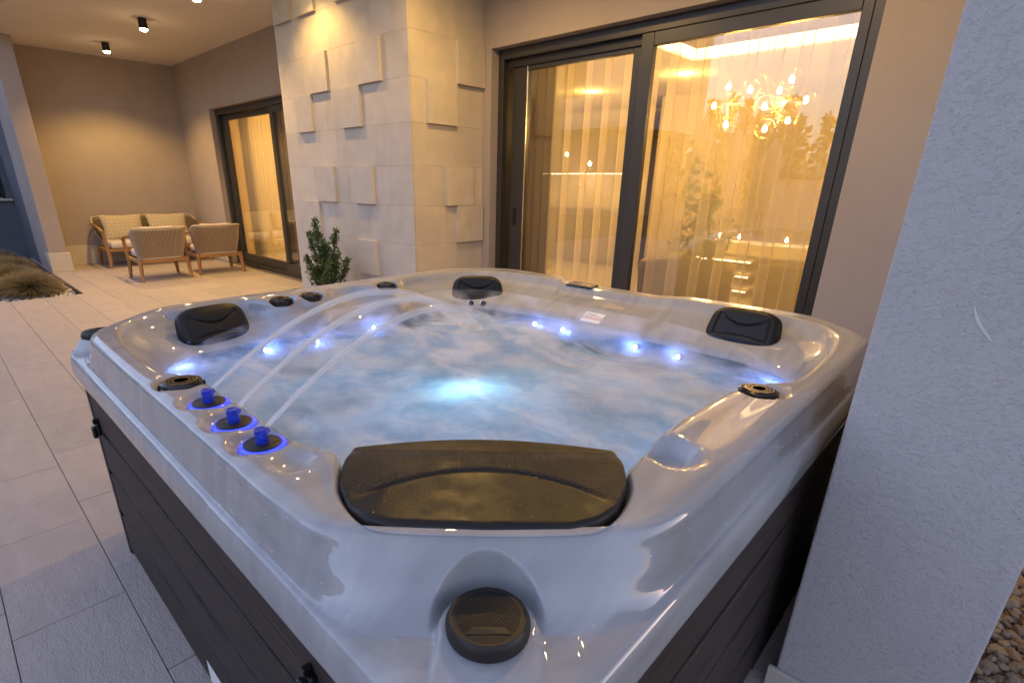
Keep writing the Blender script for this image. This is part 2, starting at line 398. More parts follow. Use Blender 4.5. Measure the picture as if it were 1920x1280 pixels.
# planter bed is cut into the paving on the left, so the slab is built from pieces around it
bpy.data.objects.remove(floor)
bm = bmesh.new()
add_box(bm, -7.93, .17, -6, 3.9, -.055, -.006); add_box(bm, -12.6, -7.93, 1.17, 3.9, -.055, -.0062)
floor = bm_obj('patio_floor', bm, MAT['grout']); tag(floor, kind='structure')
TX, TY = .602, .301
bm = bmesh.new(); add_box(bm, -TX / 2 + .0013, TX / 2 - .0013, -TY / 2 + .0013, TY / 2 - .0013, -.012, 0, .0012); tmesh = bpy.data.meshes.new('floor_tile'); bm.to_mesh(tmesh); bm.free(); tmesh.materials.append(MAT['floor_tile'])
cutmeshes = {}
def cut_tile(w, h):
    k = (round(w, 3), round(h, 3))
    if k not in cutmeshes:
        bm = bmesh.new(); add_box(bm, -w / 2 + .0013, w / 2 - .0013, -h / 2 + .0013, h / 2 - .0013, -.012, 0, .0012)
        me = bpy.data.meshes.new('floor_tile'); bm.to_mesh(me); bm.free(); me.materials.append(MAT['floor_tile']); cutmeshes[k] = me
    return cutmeshes[k]
rest = []
for r_ in range(-4, 12):
    y0 = -.122 + r_ * TY; y1 = y0 + TY
    if y0 > 3.62: continue
    y1 = min(y1, 3.62)
    off = (-1.874, -1.431)[r_ % 2]
    k0 = int(math.floor((-12.3 - off) / TX))
    for k in range(k0, 6):
        x0 = off + k * TX; x1 = x0 + TX; x1c = min(x1, .17); x0c = x0
        if x0c >= .17: continue
        if y1 <= 1.18 and x0c < -7.93:
            x0c = max(x0c, -7.93)
            if x1c - x0c < .03: continue
        if y0 < 1.17 < y1 and x0c < -7.93:
            if x1c <= -7.92: yy0 = 1.17
            else:
                inst('floor_tile', cut_tile(-7.93 - x0c, y1 - 1.17), floor, ((x0c - 7.93) / 2, (1.17 + y1) / 2, 0)); yy0 = y0; x0c = -7.93
        else: yy0 = y0
        if x0c < -12.3: continue
        # wholly hidden: under the tub, behind the pillar, behind the camera
        if x0c > -1.95 and x1c < -.3 and yy0 > .3 and y1 < 2.1: continue
        if x0c > XP0 and x1c < XP1 and yy0 > YP: continue
        if y1 < -.8: continue
        tile = inst('floor_tile', cut_tile(x1c - x0c, y1 - yy0), floor, ((x0c + x1c) / 2, (yy0 + y1) / 2, rng.uniform(-.0006, .0006)))
# the same paving goes on behind the camera, out of the picture
bm = bmesh.new(); add_box(bm, -7.93, .17, -6, -1.06, -.03, -.001); far_pave = bm_obj('paving', bm, MAT['floor_tile'], floor)

# ------------------------------------------------------------------ house shell
house = thing('house', 'beige rendered house wall and soffit round the patio', 'house', (-5, 4, 0))
def hb(name, *a, mat='plaster', c=0): return at_world(box(name, *a, MAT[mat], None, c), house)
# window wall, with the wide opening (-3.37..-0.74) and the far opening (-9.37..-6.0)
ZO = 2.318
bm = bmesh.new()
for a in ((-10.72, -9.37, YW, YW + .26, 0, ZC), (-9.37, -6.0, YW, YW + .26, ZO, ZC), (-6.0, -3.37, YW, YW + .26, 0, ZC),
          (-3.37, -.738, YW, YW + .26, ZO, ZC), (-.738, 2.5, YW, YW + .26, 0, ZC)): add_box(bm, *a)
at_world(bm_obj('window_wall', bm, MAT['plaster']), house)
hb('patio_end_wall', -10.95, -10.70, 1.32, YW + .26, 0, ZC)
hb('soffit', -14.5, 2.5, 1.18, YW + .4, ZC, ZC + .3, mat='soffit')
hb('fascia', -14.5, 2.5, 1.16, 1.178, ZC - .0, ZC + .55, mat='plaster_white')
hb('upper_wall', -14.5, 2.5, 1.4, YW + .4, ZC + .3, ZC + 3.2, mat='plaster_white')
bm = bmesh.new(); add_box(bm, -10.70, -10.685, 1.42, YW - .002, 0, .30, .003); at_world(bm_obj('skirting', bm, MAT['limestone']), house)
bm = bmesh.new(); add_box(bm, -10.684, -9.372, YW - .015, YW, 0, .30, .003); at_world(bm_obj('skirting', bm, MAT['limestone']), house)
# end column of the porch
colm = thing('porch_column', 'tall rendered column with stone plinth at the left end of the porch', 'column', (-10.2, 1.3, 0))
at_world(box('shaft', -11.2, -10.08, 1.20, 1.42, 0, ZC - .001, MAT['plaster'], None, .004), colm)
at_world(box('plinth', -10.3, -10.055, 1.185, 1.45, 0, .27, MAT['limestone'], None, .004), colm)
# garden wall seen left of the column: long face running on, cross wall with a louvred opening
gw = thing('garden_wall', 'rendered wall in blue-grey shade with louvred opening left of the porch column', 'wall', (-12, 1, 0))
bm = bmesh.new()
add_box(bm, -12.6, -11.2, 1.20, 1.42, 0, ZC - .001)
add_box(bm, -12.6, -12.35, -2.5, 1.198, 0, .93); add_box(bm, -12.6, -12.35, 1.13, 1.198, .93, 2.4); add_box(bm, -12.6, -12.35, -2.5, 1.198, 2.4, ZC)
at_world(bm_obj('wall', bm, MAT['plaster_shaded']), gw)
at_world(box('sill', -12.62, -12.30, -2.5, 1.19, .931, .965, MAT['limestone'], None, .004), gw)
for k in range(6):
    o = box('louvre', -.012, .012, -1.8, 1.8, -.045, .045, MAT['louvre'], None, .002); o.location = (-12.52, -.68, 1.02 + k * .075); o.rotation_euler = (0, rad(25), 0); at_world(o, gw)
at_world(box('louvre_post', -12.54, -12.50, 1.08, 1.128, .966, 2.4, MAT['louvre']), gw)

# ------------------------------------------------------------------ clad pillar
pil = thing('stone_pillar', 'wide limestone clad pillar with raised square tiles between the two windows', 'pillar', (-4.45, 3.1, 0))
at_world(box('core', XP0 + .012, XP1 - .012, YP + .012, YW, 0, ZC - .001, MAT['limestone']), pil)
tile_cache = {}
def slab_mesh(w, h, t, axis):
    k = (round(w, 4), round(h, 4), t, axis)
    if k not in tile_cache:
        bm = bmesh.new()
        if axis == 'y': add_box(bm, -w / 2 + .0005, w / 2 - .0005, 0, t, -h / 2 + .0005, h / 2 - .0005, .0007)
        else: add_box(bm, -t, 0, -w / 2 + .0005, w / 2 - .0005, -h / 2 + .0005, h / 2 - .0005, .0007)
        me = bpy.data.meshes.new('cladding_tile'); bm.to_mesh(me); bm.free(); me.materials.append(MAT['limestone']); tile_cache[k] = me
    return tile_cache[k]
ZJ = [.837 + k * .3015 for k in range(-3, 9)]
ZJ[0] = 0; ZJ = [0] + [z for z in ZJ if .05 < z < ZC - .02] + [ZC - .002]
for i in range(len(ZJ) - 1):
    z0, z1 = ZJ[i], ZJ[i + 1]
    xs = [XP1 - .002]; x = XP1 - ((.60, .30, .45)[i % 3])
    while x > XP0 + .06: xs.append(x); x -= .60
    xs.append(XP0)
    for a, b_ in zip(xs[1:], xs[:-1]):
        at_world(inst('cladding_tile', slab_mesh(b_ - a, z1 - z0, .012, 'y'), None, ((a + b_) / 2, YP, (z0 + z1) / 2)), pil)
    ys = [YP + .0125]; y = YP + (.335, .65, .46)[i % 3]
    while y < YW - .05: ys.append(y); y += .60
    ys.append(YW - .001)
    for a, b_ in zip(ys[:-1], ys[1:]):
        at_world(inst('cladding_tile', slab_mesh(b_ - a, z1 - z0, .012, 'x'), None, (XP1, (a + b_) / 2, (z0 + z1) / 2)), pil)
RT = .028
# raised 30 x 30 tiles: (right edge x, row)
rowz = {r_: .837 + r_ * .3015 for r_ in range(-3, 8)}
for xr, r_ in ((-4.555, 4), (-3.79, 4), (-4.86, 3), (-4.085, 3), (-4.565, 1), (-3.965, 1), (-4.885, 0), (-3.97, -1), (-4.68, 6), (-4.06, 6), (-4.57, -2), (-5.1, 6), (-4.88, 5.0 if False else -2)):
    z = rowz[r_] + .15
    if z + .15 > ZC: z = ZC - .16
    at_world(inst('raised_tile', slab_mesh(.30, .30, RT, 'y'), None, (xr - .15, YP - RT, z)), pil)
for yl, r_ in ((3.21, 4), (2.90, 3), (3.085, 1), (3.2, 0), (2.85, 6)):
    at_world(inst('raised_tile', slab_mesh(.305, .30, RT, 'x'), None, (XP1 + RT, yl + .1525, rowz[r_] + .15)), pil)

# ------------------------------------------------------------------ rendered pier on the right
XR0, XR1, YR = -.168, .182, 1.363
pier = thing('rendered_pier', 'blue-grey rough rendered pier standing close on the right beside the tub', 'pier', (0, 1.6, 0))
at_world(box('shaft', XR0, XR1, YR, 2.05, 0, ZC - .001, MAT['plaster_pier'], None, .006, 2), pier)
bm = bmesh.new(); add_box(bm, XR0 - .018, XR1 + .005, YR - .016, YR - .0005, 0, .075, .003); at_world(bm_obj('plinth', bm, MAT['limestone']), pier)
# chip in the render, a shallow filled scratch
def scratch():
    pts = []
    for t in np.linspace(0, 1, 14):
        pts.append((-.020 + .043 * t ** 1.5, YR - .0005, 1.116 - .064 * t))
    rr = [.0006 + .0028 * math.sin(math.pi * (t * .9 + .05)) ** 1.0 for t in np.linspace(0, 1, 14)]
    v, f = tube_mesh(pts, rr, 8); v = [Vector((p.x, YR - .0005 + (p.y - YR + .0005) * .35, p.z)) for p in v]
    return mesh_obj('filled_scratch', v, f, MAT['plaster_white'], None, True)
at_world(scratch(), pier)

# ================================================================== HOT TUB
X0, X1, Y0, Y1 = -2.30, -.21, .235, 2.325
CX, CY = (X0 + X1) / 2, (Y0 + Y1) / 2
tub = thing('hot_tub', 'square pearl-white hot tub with dark boarded sides and bubbling water', 'hot tub', (CX, CY, 0))
NT = 2000
TH = np.linspace(0, 2 * np.pi, NT, endpoint=False)
def polar(pts):
    p = np.asarray(pts, float); a = np.arctan2(p[:, 1] - CY, p[:, 0] - CX); r = np.hypot(p[:, 0] - CX, p[:, 1] - CY)
    o = np.argsort(a); a, r = a[o], r[o]
    return np.interp(TH, np.r_[a - 2 * np.pi, a, a + 2 * np.pi], np.r_[r, r, r])
def rrect(inset, radii):
    """rounded rectangle, radii for corners (x0y0, x1y0, x1y1, x0y1)"""
    x0, x1, y0, y1 = X0 + inset, X1 - inset, Y0 + inset, Y1 - inset; pts = []
    for (cx, cy_, a0), r in zip(((x0, y0, 180), (x1, y0, 270), (x1, y1, 0), (x0, y1, 90)), radii):
        sx, sy = (1 if cx == x0 else -1), (1 if cy_ == y0 else -1)
        for t in np.linspace(0, 90, 24):
            a = rad(a0 + t); pts.append((cx + sx * r + r * math.cos(a), cy_ + sy * r + r * math.sin(a)))
    out = []
    for i in range(len(pts)):
        a, b_ = np.array(pts[i]), np.array(pts[(i + 1) % len(pts)]); n = max(1, int(np.hypot(*(b_ - a)) / .01))
        for k in range(n): out.append(a + (b_ - a) * k / n)
    return polar(out)
def cspline(pts, n=10):
    p = np.asarray(pts, float); m = len(p); out = []
    for i in range(m):
        p0, p1, p2, p3 = p[i - 1], p[i], p[(i + 1) % m], p[(i + 2) % m]
        for k in range(n):
            t = k / n; out.append(.5 * (2 * p1 + (p2 - p0) * t + (2 * p0 - 5 * p1 + 4 * p2 - p3) * t * t + (3 * p1 - p0 - 3 * p2 + p3) * t ** 3))
    return np.array(out)
def smooth_r(r, k):
    ker = np.hanning(2 * k + 3)[1:-1]; ker /= ker.sum(); n = len(ker) // 2
    return np.convolve(np.r_[r[-n:], r, r[:n]], ker, 'valid')
rO = rrect(0, (.14, .14, .14, .14))
def crect(inset, cuts, k):
    x0, x1, y0, y1 = X0 + inset, X1 - inset, Y0 + inset, Y1 - inset; c = cuts
    pts = [(x0 + c[0], y0), (x1 - c[1], y0), (x1, y0 + c[1]), (x1, y1 - c[2]), (x1 - c[2], y1), (x0 + c[3], y1), (x0, y1 - c[3]), (x0, y0 + c[0])]
    out = []
    for i in range(8):
        a, b_ = np.array(pts[i]), np.array(pts[(i + 1) % 8]); n = int(np.hypot(*(b_ - a)) / .004)
        for q in range(n): out.append(a + (b_ - a) * q / n)
    out = np.array(out); m_ = len(out); ker = np.hanning(2 * k + 3)[1:-1]; ker /= ker.sum()
    out = np.stack([np.convolve(np.r_[out[-k:, j], out[:, j], out[:k, j]], ker, 'valid') for j in (0, 1)], 1)
    return polar(out)
rF = crect(.020, (.19, .257, .15, .17), 42)
rS = crect(.034, (.26, .357, .21, .24), 40)
INNER = [(-2.155, .53), (-2.10, .435), (-2.0, .370), (-1.84, .338), (-1.645, .330), (-1.47, .337), (-1.40, .368), (-1.345, .388), (-1.27, .388), (-1.12, .392), (-.92, .398), (-.84, .402),
         (-.785, .425), (-.725, .400), (-.672, .363), (-.615, .344), (-.566, .341), (-.523, .361), (-.428, .448), (-.343, .536), (-.320, .575), (-.320, .633), (-.341, .697), (-.372, .742), (-.384, .800), (-.395, .86), (-.404, .95), (-.405, 1.05), (-.402, 1.155),
         (-.395, 1.25), (-.388, 1.31), (-.355, 1.37), (-.318, 1.42), (-.303, 1.50), (-.303, 1.69), (-.318, 1.88), (-.350, 2.02), (-.43, 2.125), (-.57, 2.17),
         (-.80, 2.18), (-1.10, 2.18), (-1.40, 2.18), (-1.72, 2.175), (-1.95, 2.13), (-2.09, 2.0), (-2.145, 1.80), (-2.15, 1.62), (-2.08, 1.55), (-2.04, 1.48), (-2.08, 1.40), (-2.15, 1.30), (-2.15, 1.22), (-2.08, 1.15), (-2.045, 1.08), (-2.055, 1.02), (-2.045, .955), (-2.08, .885), (-2.15, .82), (-2.155, .70), (-2.15, .58)]
rI = smooth_r(polar(cspline(INNER)), 3)
WATER = [(-1.97, .50), (-1.80, .41), (-1.5, .40), (-1.3, .42), (-1.0, .44), (-.83, .46), (-.70, .52), (-.55, .58), (-.47, .72), (-.47, .85), (-.48, 1.05), (-.45, 1.25),
         (-.40, 1.45), (-.39, 1.7), (-.42, 1.86), (-.56, 1.94), (-.8, 1.955), (-1.1, 1.95), (-1.5, 1.95), (-1.8, 1.90), (-1.96, 1.78), (-2.02, 1.62), (-1.985, 1.48), (-2.02, 1.32), (-2.02, 1.2), (-1.99, 1.08), (-1.99, .95), (-2.02, .82), (-2.03, .68)]
rW = smooth_r(polar(cspline(WATER)), 6)
def ring(r, z): return np.stack([CX + r * np.cos(TH), CY + r * np.sin(TH), np.broadcast_to(z, r.shape).astype(float)], 1)
def lerp(a, b_, t): return a + (b_ - a) * t
# crest height varies round the tub: lower by the control panel
ang_x = CX + rI * np.cos(TH); ang_y = CY + rI * np.sin(TH)
zcr = np.full(NT, .870)
back = (ang_y > 2.0)
dip = sstep(-1.60, -1.575, ang_x) * (1 - sstep(-1.12, -.95, ang_x)) * back
zcr = zcr - .016 * smooth_r(dip, 3)
near = np.exp(-(((ang_x + .42) ** 2 + (ang_y - .45) ** 2) / .25 ** 2))
zcr = zcr - .003 * near
ctrl = [ring(rO - .05, .690), ring(rO - .012, .690), ring(rO - .001, .695), ring(rO, .712), ring(rO - .002, .742), ring(rO - .006, .757), ring(rO - .014, .7655),
        ring(np.minimum(rO - .021, lerp(rO, rF, .9)), .7675), ring(rF, .769), ring(lerp(rF, rS, .16), .7755), ring(lerp(rF, rS, .55), .811), ring(lerp(rF, rS, .86), zcr - .029), ring(rS, zcr - .0135),
        ring(rS - .0055, zcr - .0055), ring(rS - .015, zcr - .0012), ring(lerp(rS - .015, rI + .012, .6), zcr), ring(rI + .010, zcr - .0012), ring(rI, zcr - .010),
        ring(lerp(rI, rW, .10), zcr - .034), ring(lerp(rI, rW, .45), .800), ring(rW, .730), ring(rW * .965, .66), ring(rW * .93, .60), ring(rW * .80, .575),
        ring(np.full(NT, .40), .565), ring(np.full(NT, .345), .55), ring(np.full(NT, .33), .48), ring(np.full(NT, .315), .16), ring(np.full(NT, .27), .13), ring(np.full(NT, .001), .125)]
SUB = [2, 2, 2, 3, 2, 2, 2, 8, 12, 14, 12, 8, 5, 4, 6, 4, 4, 4, 6, 6, 4, 3, 4, 3, 2, 2, 2, 2, 2]
rings = []
n = len(ctrl)
for i in range(n - 1):
    p0, p1, p2, p3 = ctrl[max(i - 1, 0)], ctrl[i], ctrl[i + 1], ctrl[min(i + 2, n - 1)]
    for k in range(SUB[i]):
        t = k / SUB[i]
        # monotone-ish: damp tangents by local spacing
        d1 = np.linalg.norm(p1 - p0, axis=1, keepdims=True) + 1e-6; d2 = np.linalg.norm(p2 - p1, axis=1, keepdims=True) + 1e-6; d3 = np.linalg.norm(p3 - p2, axis=1, keepdims=True) + 1e-6
        m1 = ((p2 - p1) / d2 * d1 + (p1 - p0) / d1 * d2) / (d1 + d2) * d2 if i > 0 else (p2 - p1)
        m2 = ((p3 - p2) / d3 * d2 + (p2 - p1) / d2 * d3) / (d2 + d3) * d2 if i < n - 2 else (p2 - p1)
        h00, h10, h01, h11 = 2 * t ** 3 - 3 * t ** 2 + 1, t ** 3 - 2 * t ** 2 + t, -2 * t ** 3 + 3 * t ** 2, t ** 3 - t ** 2
        rings.append(h00 * p1 + h10 * m1 + h01 * p2 + h11 * m2)
rings.append(ctrl[-1])
V = np.array(rings)                                     # R x NT x 3
x, y, z = V[..., 0], V[..., 1], V[..., 2]
top = (z > .757)
def carve(cx, cy_, r0, r1, zf, hard=False):
    global z
    d = np.hypot(x - cx, y - cy_); w = 1 - sstep(r0, r1, d)
    zn = np.minimum(z, zf) if not hard else np.where(z > zf - .03, zf, z)
    z = np.where(top, z + (zn - z) * w, z)
SPK = [(-.360, .385), (-2.19, .340)]
for cx, cy_ in SPK:
    pz = .019 if cx > -1 else .042
    carve(cx, cy_, .071, .0825, .771)
    d = np.hypot(x - cx, y - cy_); z = np.where(top & (d < .12), np.maximum(z, .769 + pz * (1 - sstep(.063, .071, d))), z)
JETS = [(-1.193, .350), (-1.047, .347), (-.918, .348)]
for cx, cy_ in JETS: carve(cx, cy_, .046, .066, .852)
for k in range(2):
    cx, cy_ = (JETS[k][0] + JETS[k + 1][0]) / 2, .36; carve(cx, cy_, .004, .03, .862)
KNOBS = [(-1.345, .343), (-2.092, .955), (-2.092, 1.085), (-2.085, 1.475), (-.345, 1.305)]
for cx, cy_ in KNOBS: carve(cx, cy_, .048, .062, .845)
carve(-.352, .862, .036, .062, .836); carve(-.352, .862, .010, .045, .824); carve(-.80, .352, .012, .05, .856)
V = np.stack([x, y, z], -1)
R_ = V.shape[0]
idx = np.arange(R_ * NT).reshape(R_, NT)
a = idx[:-1]; b_ = np.roll(idx, -1, 1)[:-1]; c_ = np.roll(idx, -1, 1)[1:]; d = idx[1:]
F = np.stack([a, b_, c_, d], -1).reshape(-1, 4)
me = bpy.data.meshes.new('shell'); me.vertices.add(R_ * NT); me.vertices.foreach_set('co', V.reshape(-1).astype(np.float32))
me.loops.add(F.size); me.loops.foreach_set('vertex_index', F.reshape(-1).astype(np.int32))
me.polygons.add(len(F)); me.polygons.foreach_set('loop_start', np.arange(0, F.size, 4, dtype=np.int32)); me.polygons.foreach_set('use_smooth', np.ones(len(F), dtype=bool))
me.update(calc_edges=True); me.validate(); me.materials.append(MAT['acrylic'])
shell = bpy.data.objects.new('shell', me); COL.objects.link(shell); at_world(shell, tub)
tag(shell, 'glossy marbled pearl-white acrylic shell')

# ---- splashes: small water drops lying on the rim and the broad headrest
def m_drop():
    m, nt, n_, l, b = newmat('water_drop'); P(b, Base_Color=(.9, .93, .96), Roughness=.03, Alpha=.35, Specular_IOR_Level=.8); return m
MAT['drop'] = m_drop()
dj = Join(); i0, i1 = int(np.cumsum(SUB)[6]), int(np.cumsum(SUB)[17])
for k in range(520):
    i_, j_ = int(rng.integers(i0, i1)), int(rng.integers(0, NT)); p_ = V[i_, j_]
    if (p_[0] + .545) ** 2 + (p_[1] - .56) ** 2 < .05 or p_[2] < .76: continue
    r_ = rng.uniform(.0008, .0022); vs_ = [(p_[0], p_[1], p_[2] + r_ * .7)]
    for q_ in range(7): vs_.append((p_[0] + r_ * .75 * math.cos(q_ * .8976), p_[1] + r_ * .75 * math.sin(q_ * .8976), p_[2] + r_ * .5))
    for q_ in range(7): vs_.append((p_[0] + r_ * math.cos(q_ * .8976), p_[1] + r_ * math.sin(q_ * .8976), p_[2] - r_ * .4))
    fs_ = [(0, 1 + q_, 1 + (q_ + 1) % 7) for q_ in range(7)] + [(1 + q_, 8 + q_, 8 + (q_ + 1) % 7, 1 + (q_ + 1) % 7) for q_ in range(7)]
    dj.add(vs_, fs_)
dr = dj.obj('water_drops', MAT['drop'], None, True); dr['kind'] = 'stuff'; at_world(dr, tub)
# ---- cabinet: four boards on each side, black posts at the cut corners
CH = .212; IN = .014
def tub_part(o, parent=None): return at_world(o, tub)
hbz = [0.012, .185, .357, .529, .699]
def board_mesh(L):
    bm = bmesh.new(); add_box(bm, -L / 2, L / 2, 0, .022, .009, .163, .005, 2); me = bpy.data.meshes.new('board'); bm.to_mesh(me); bm.free(); me.materials.append(MAT['board']); return me
Lx = X1 - X0 - 2 * CH; bmx = board_mesh(Lx)
for k in range(4):
    for (lx, ly, rz) in ((CX, Y0 + IN, 0), (X1 - IN, CY, rad(90)), (CX, Y1 - IN, rad(180)), (X0 + IN, CY, rad(-90))):
        o = inst('board', bmx, None, (lx, ly, hbz[k]), (0, 0, rz)); tub_part(o)
tub_part(box('backing', X0 + .055, X1 - .055, Y0 + .055, Y1 - .055, .005, .655, MAT['hole0']))
bmp = bmesh.new(); add_box(bmp, -.014, .014, -.003, .024, .0, .70, .003); pm = bpy.data.meshes.new('corner_post'); bmp.to_mesh(pm); bmp.free(); pm.materials.append(MAT['black'])
Lc = CH * math.sqrt(2) - .06; cm = board_mesh(Lc)
for sx, sy in ((X0, Y0), (X1, Y0), (X1, Y1), (X0, Y1)):
    dx = 1 if sx == X0 else -1; dy = 1 if sy == Y0 else -1
    p1 = (sx + dx * CH, sy + dy * IN); p2 = (sx + dx * IN, sy + dy * CH)
    for (px, py), rz in ((p1, 0 if dy > 0 else math.pi), (p2, -math.pi / 2 if dx > 0 else math.pi / 2)):
        tub_part(inst('corner_post', pm, None, (px, py, .001), (0, 0, rz)))
    mx_, my_ = (p1[0] + p2[0]) / 2, (p1[1] + p2[1]) / 2
    rz = {(1, 1): -45, (-1, 1): 45, (-1, -1): 135, (1, -1): -135}[(dx, dy)]
    for k in range(4): tub_part(inst('corner_board', cm, None, (mx_, my_, hbz[k]), (0, 0, rad(rz))))
tub_part(box('base_plinth', X0 + .06, X1 - .06, Y0 + .06, Y1 - .06, .0, .012, MAT['black']))
# cover latches on the side boards
def latch(x_, z_):
    bm = bmesh.new(); add_box(bm, -.018, .018, -.012, 0, -.022, .022, .004, 2); add_box(bm, -.012, .012, -.024, -.011, -.03, .012, .005, 2); add_box(bm, -.005, .005, -.016, -.0, .018, .036, .002)
    o = bm_obj('cover_latch', bm, MAT['gloss_black'], None); o.location = (x_, Y0 + IN - .0005, z_); return tub_part(o)
latch(-2.02, .545); latch(-.60, .605)
st = box('rating_label', -1.275, -1.175, Y0 + IN - .0012, Y0 + IN - .0002, .03, .105, MAT['white_sticker']); tub_part(st)

# ---- knobs, speakers, nozzles
def knob(loc, r=.041, rings_=True):
    t = lathe('diverter_knob', [(r * .99, 0), (r, .004), (r, .020), (r * .96, .026), (r * .80, .029), (r * .78, .0275), (r * .66, .0275), (r * .64, .0295), (r * .50, .0295), (r * .48, .027), (r * .3, .0265), (.0001, .0265)], MAT['gloss_black'], None, 48, loc)
    tub_part(t)
    for k in range(10):
        a = k * math.pi / 5; bm = bmesh.new(); add_box(bm, -.0045, .0045, -.004, .004, 0, .019, .0015); o = bm_obj('grip', bm, MAT['gloss_black'], t); o.location = (r * math.cos(a), r * math.sin(a), .003); o.rotation_euler = (0, 0, a + math.pi / 2)
    for rr in (.73, .40):
        lathe('ring', [(r * (rr - .03), .0281), (r * (rr - .03), .0296), (r * (rr + .03), .0296), (r * (rr + .03), .0281)], MAT['bronze_ring'], t, 40)
    return t
for i, (kx, ky) in enumerate(KNOBS): knob((kx, ky, .8445), .047 if i == 0 else .042)
def speaker(loc, rz):
    body = lathe('speaker', [(.0545, -.003), (.0555, .003), (.0550, .010), (.0525, .0165), (.0495, .0195), (.0475, .0188), (.045, .0192), (.001, .0215)], MAT['black_rubber'], None, 64, loc, (0, 0, rz)); tub_part(body)
    # perforated grille: flat dark discs stand for the shade in the holes
    J = Join(); nh = 0
    for q in range(1, 12):
        r = q * .0037; m_ = max(6, int(2 * math.pi * r / .0042))
        for k in range(m_):
            a = 2 * math.pi * k / m_ + q * .13; px, py = r * math.cos(a), r * math.sin(a)
            if py < -.022 and abs(px) < .022 + (-.022 - py) * .25: continue
            if q == 11 and py < -.018 and abs(px) < .03: continue
            vs_ = []; zt = .0215 - .0023 * (r / .044) + .00035
            for s in range(6):
                an = s * math.pi / 3; vs_.append((px + .00145 * math.cos(an), py + .00145 * math.sin(an), zt))
            J.add(vs_, [tuple(range(6))])
    hl = J.obj('grille_hole', MAT['hole'], body); hl['kind'] = 'stuff'
    v = []; f = []
    out = [(-.0215, -.0215), (.0215, -.0215), (.0285, -.0325), (-.0285, -.0325)]
    bm = bmesh.new(); vb = [bm.verts.new((px, py, .0185)) for px, py in out]; vt = [bm.verts.new((px * .97, py * 1.0, .0213 - .0003 * i_)) for i_, (px, py) in enumerate(out)]
    bm.faces.new(vt)
    for i_ in range(4): bm.faces.new((vb[i_], vb[(i_ + 1) % 4], vt[(i_ + 1) % 4], vt[i_]))
    bm_obj('maker_plate', bm, MAT['black'], body)
    return body
MAT['hole'] = simple('hole_shade', (.001, .001, .001), .9)
speaker((*SPK[0], .7875), rad(45)); speaker((*SPK[1], .8105), rad(-45))
def nozzle(loc, aim):
    t = lathe('fountain_nozzle', [(.040, -.004), (.042, .001), (.042, .006), (.039, .009), (.0005, .009)], MAT['lit_ring'], None, 48, loc); tub_part(t)
    t['label'] = 'clear nozzle collar glowing blue'
    lathe('disc', [(.0345, .0085), (.0345, .0112), (.033, .012), (.0005, .0122)], MAT['black'], t, 48)
    J = Join()
    for k in range(36):
        a = k * math.pi / 18; c0 = np.array([.0415 * math.cos(a), .0415 * math.sin(a), .0]); bm_ = [(c0[0] + dx, c0[1] + dy, c0[2] + dz) for dx in (-.0012, .0012) for dy in (-.0012, .0012) for dz in (0, .007)]
        J.add(bm_, [(0, 1, 3, 2), (4, 6, 7, 5), (0, 4, 5, 1), (2, 3, 7, 6), (1, 5, 7, 3), (0, 2, 6, 4)])
    fl = J.obj('fluting', MAT['lit_ring'], t); fl['kind'] = 'stuff'
    sp = lathe('spout', [(.0125, .012), (.0130, .014), (.0122, .030), (.0122, .036), (.0128, .0385), (.0105, .0400), (.0085, .0392), (.0005, .039)], MAT['blue_plastic'], t, 32)
    v, f = tube_mesh([(.006 * math.cos(aim), .006 * math.sin(aim), .027), (.018 * math.cos(aim), .018 * math.sin(aim), .031)], [.0062, .0055], 16); mesh_obj('outlet', v, f, MAT['blue_plastic'], sp, True)
    return t
# streams of water: nozzle -> landing point, apex
STREAMS = [((-1.193, .350), (-1.74, 1.73)), ((-1.047, .347), (-1.585, 1.70)), ((-.918, .348), (-1.375, 1.68))]
for (nx, ny), (ex, ey) in STREAMS: nozzle((nx, ny, .851), math.atan2(ey - ny, ex - nx))

# ---- control panel on the back rim, warning label, wall jets, lamps
cp = box('control_panel', -.075, .075, -.035, .035, 0, .010, MAT['gloss_black'], None, .004, 2); cp.location = (-1.475, 2.215, .851); cp.rotation_euler = (rad(6), 0, 0); tub_part(cp)
for k in range(4):
    o = box('button', -.009, .009, -.007, .007, 0, .002, MAT['bronze_ring'], None, .001); o.parent = cp; o.location = (-.045 + k * .03, -.012, .0102)

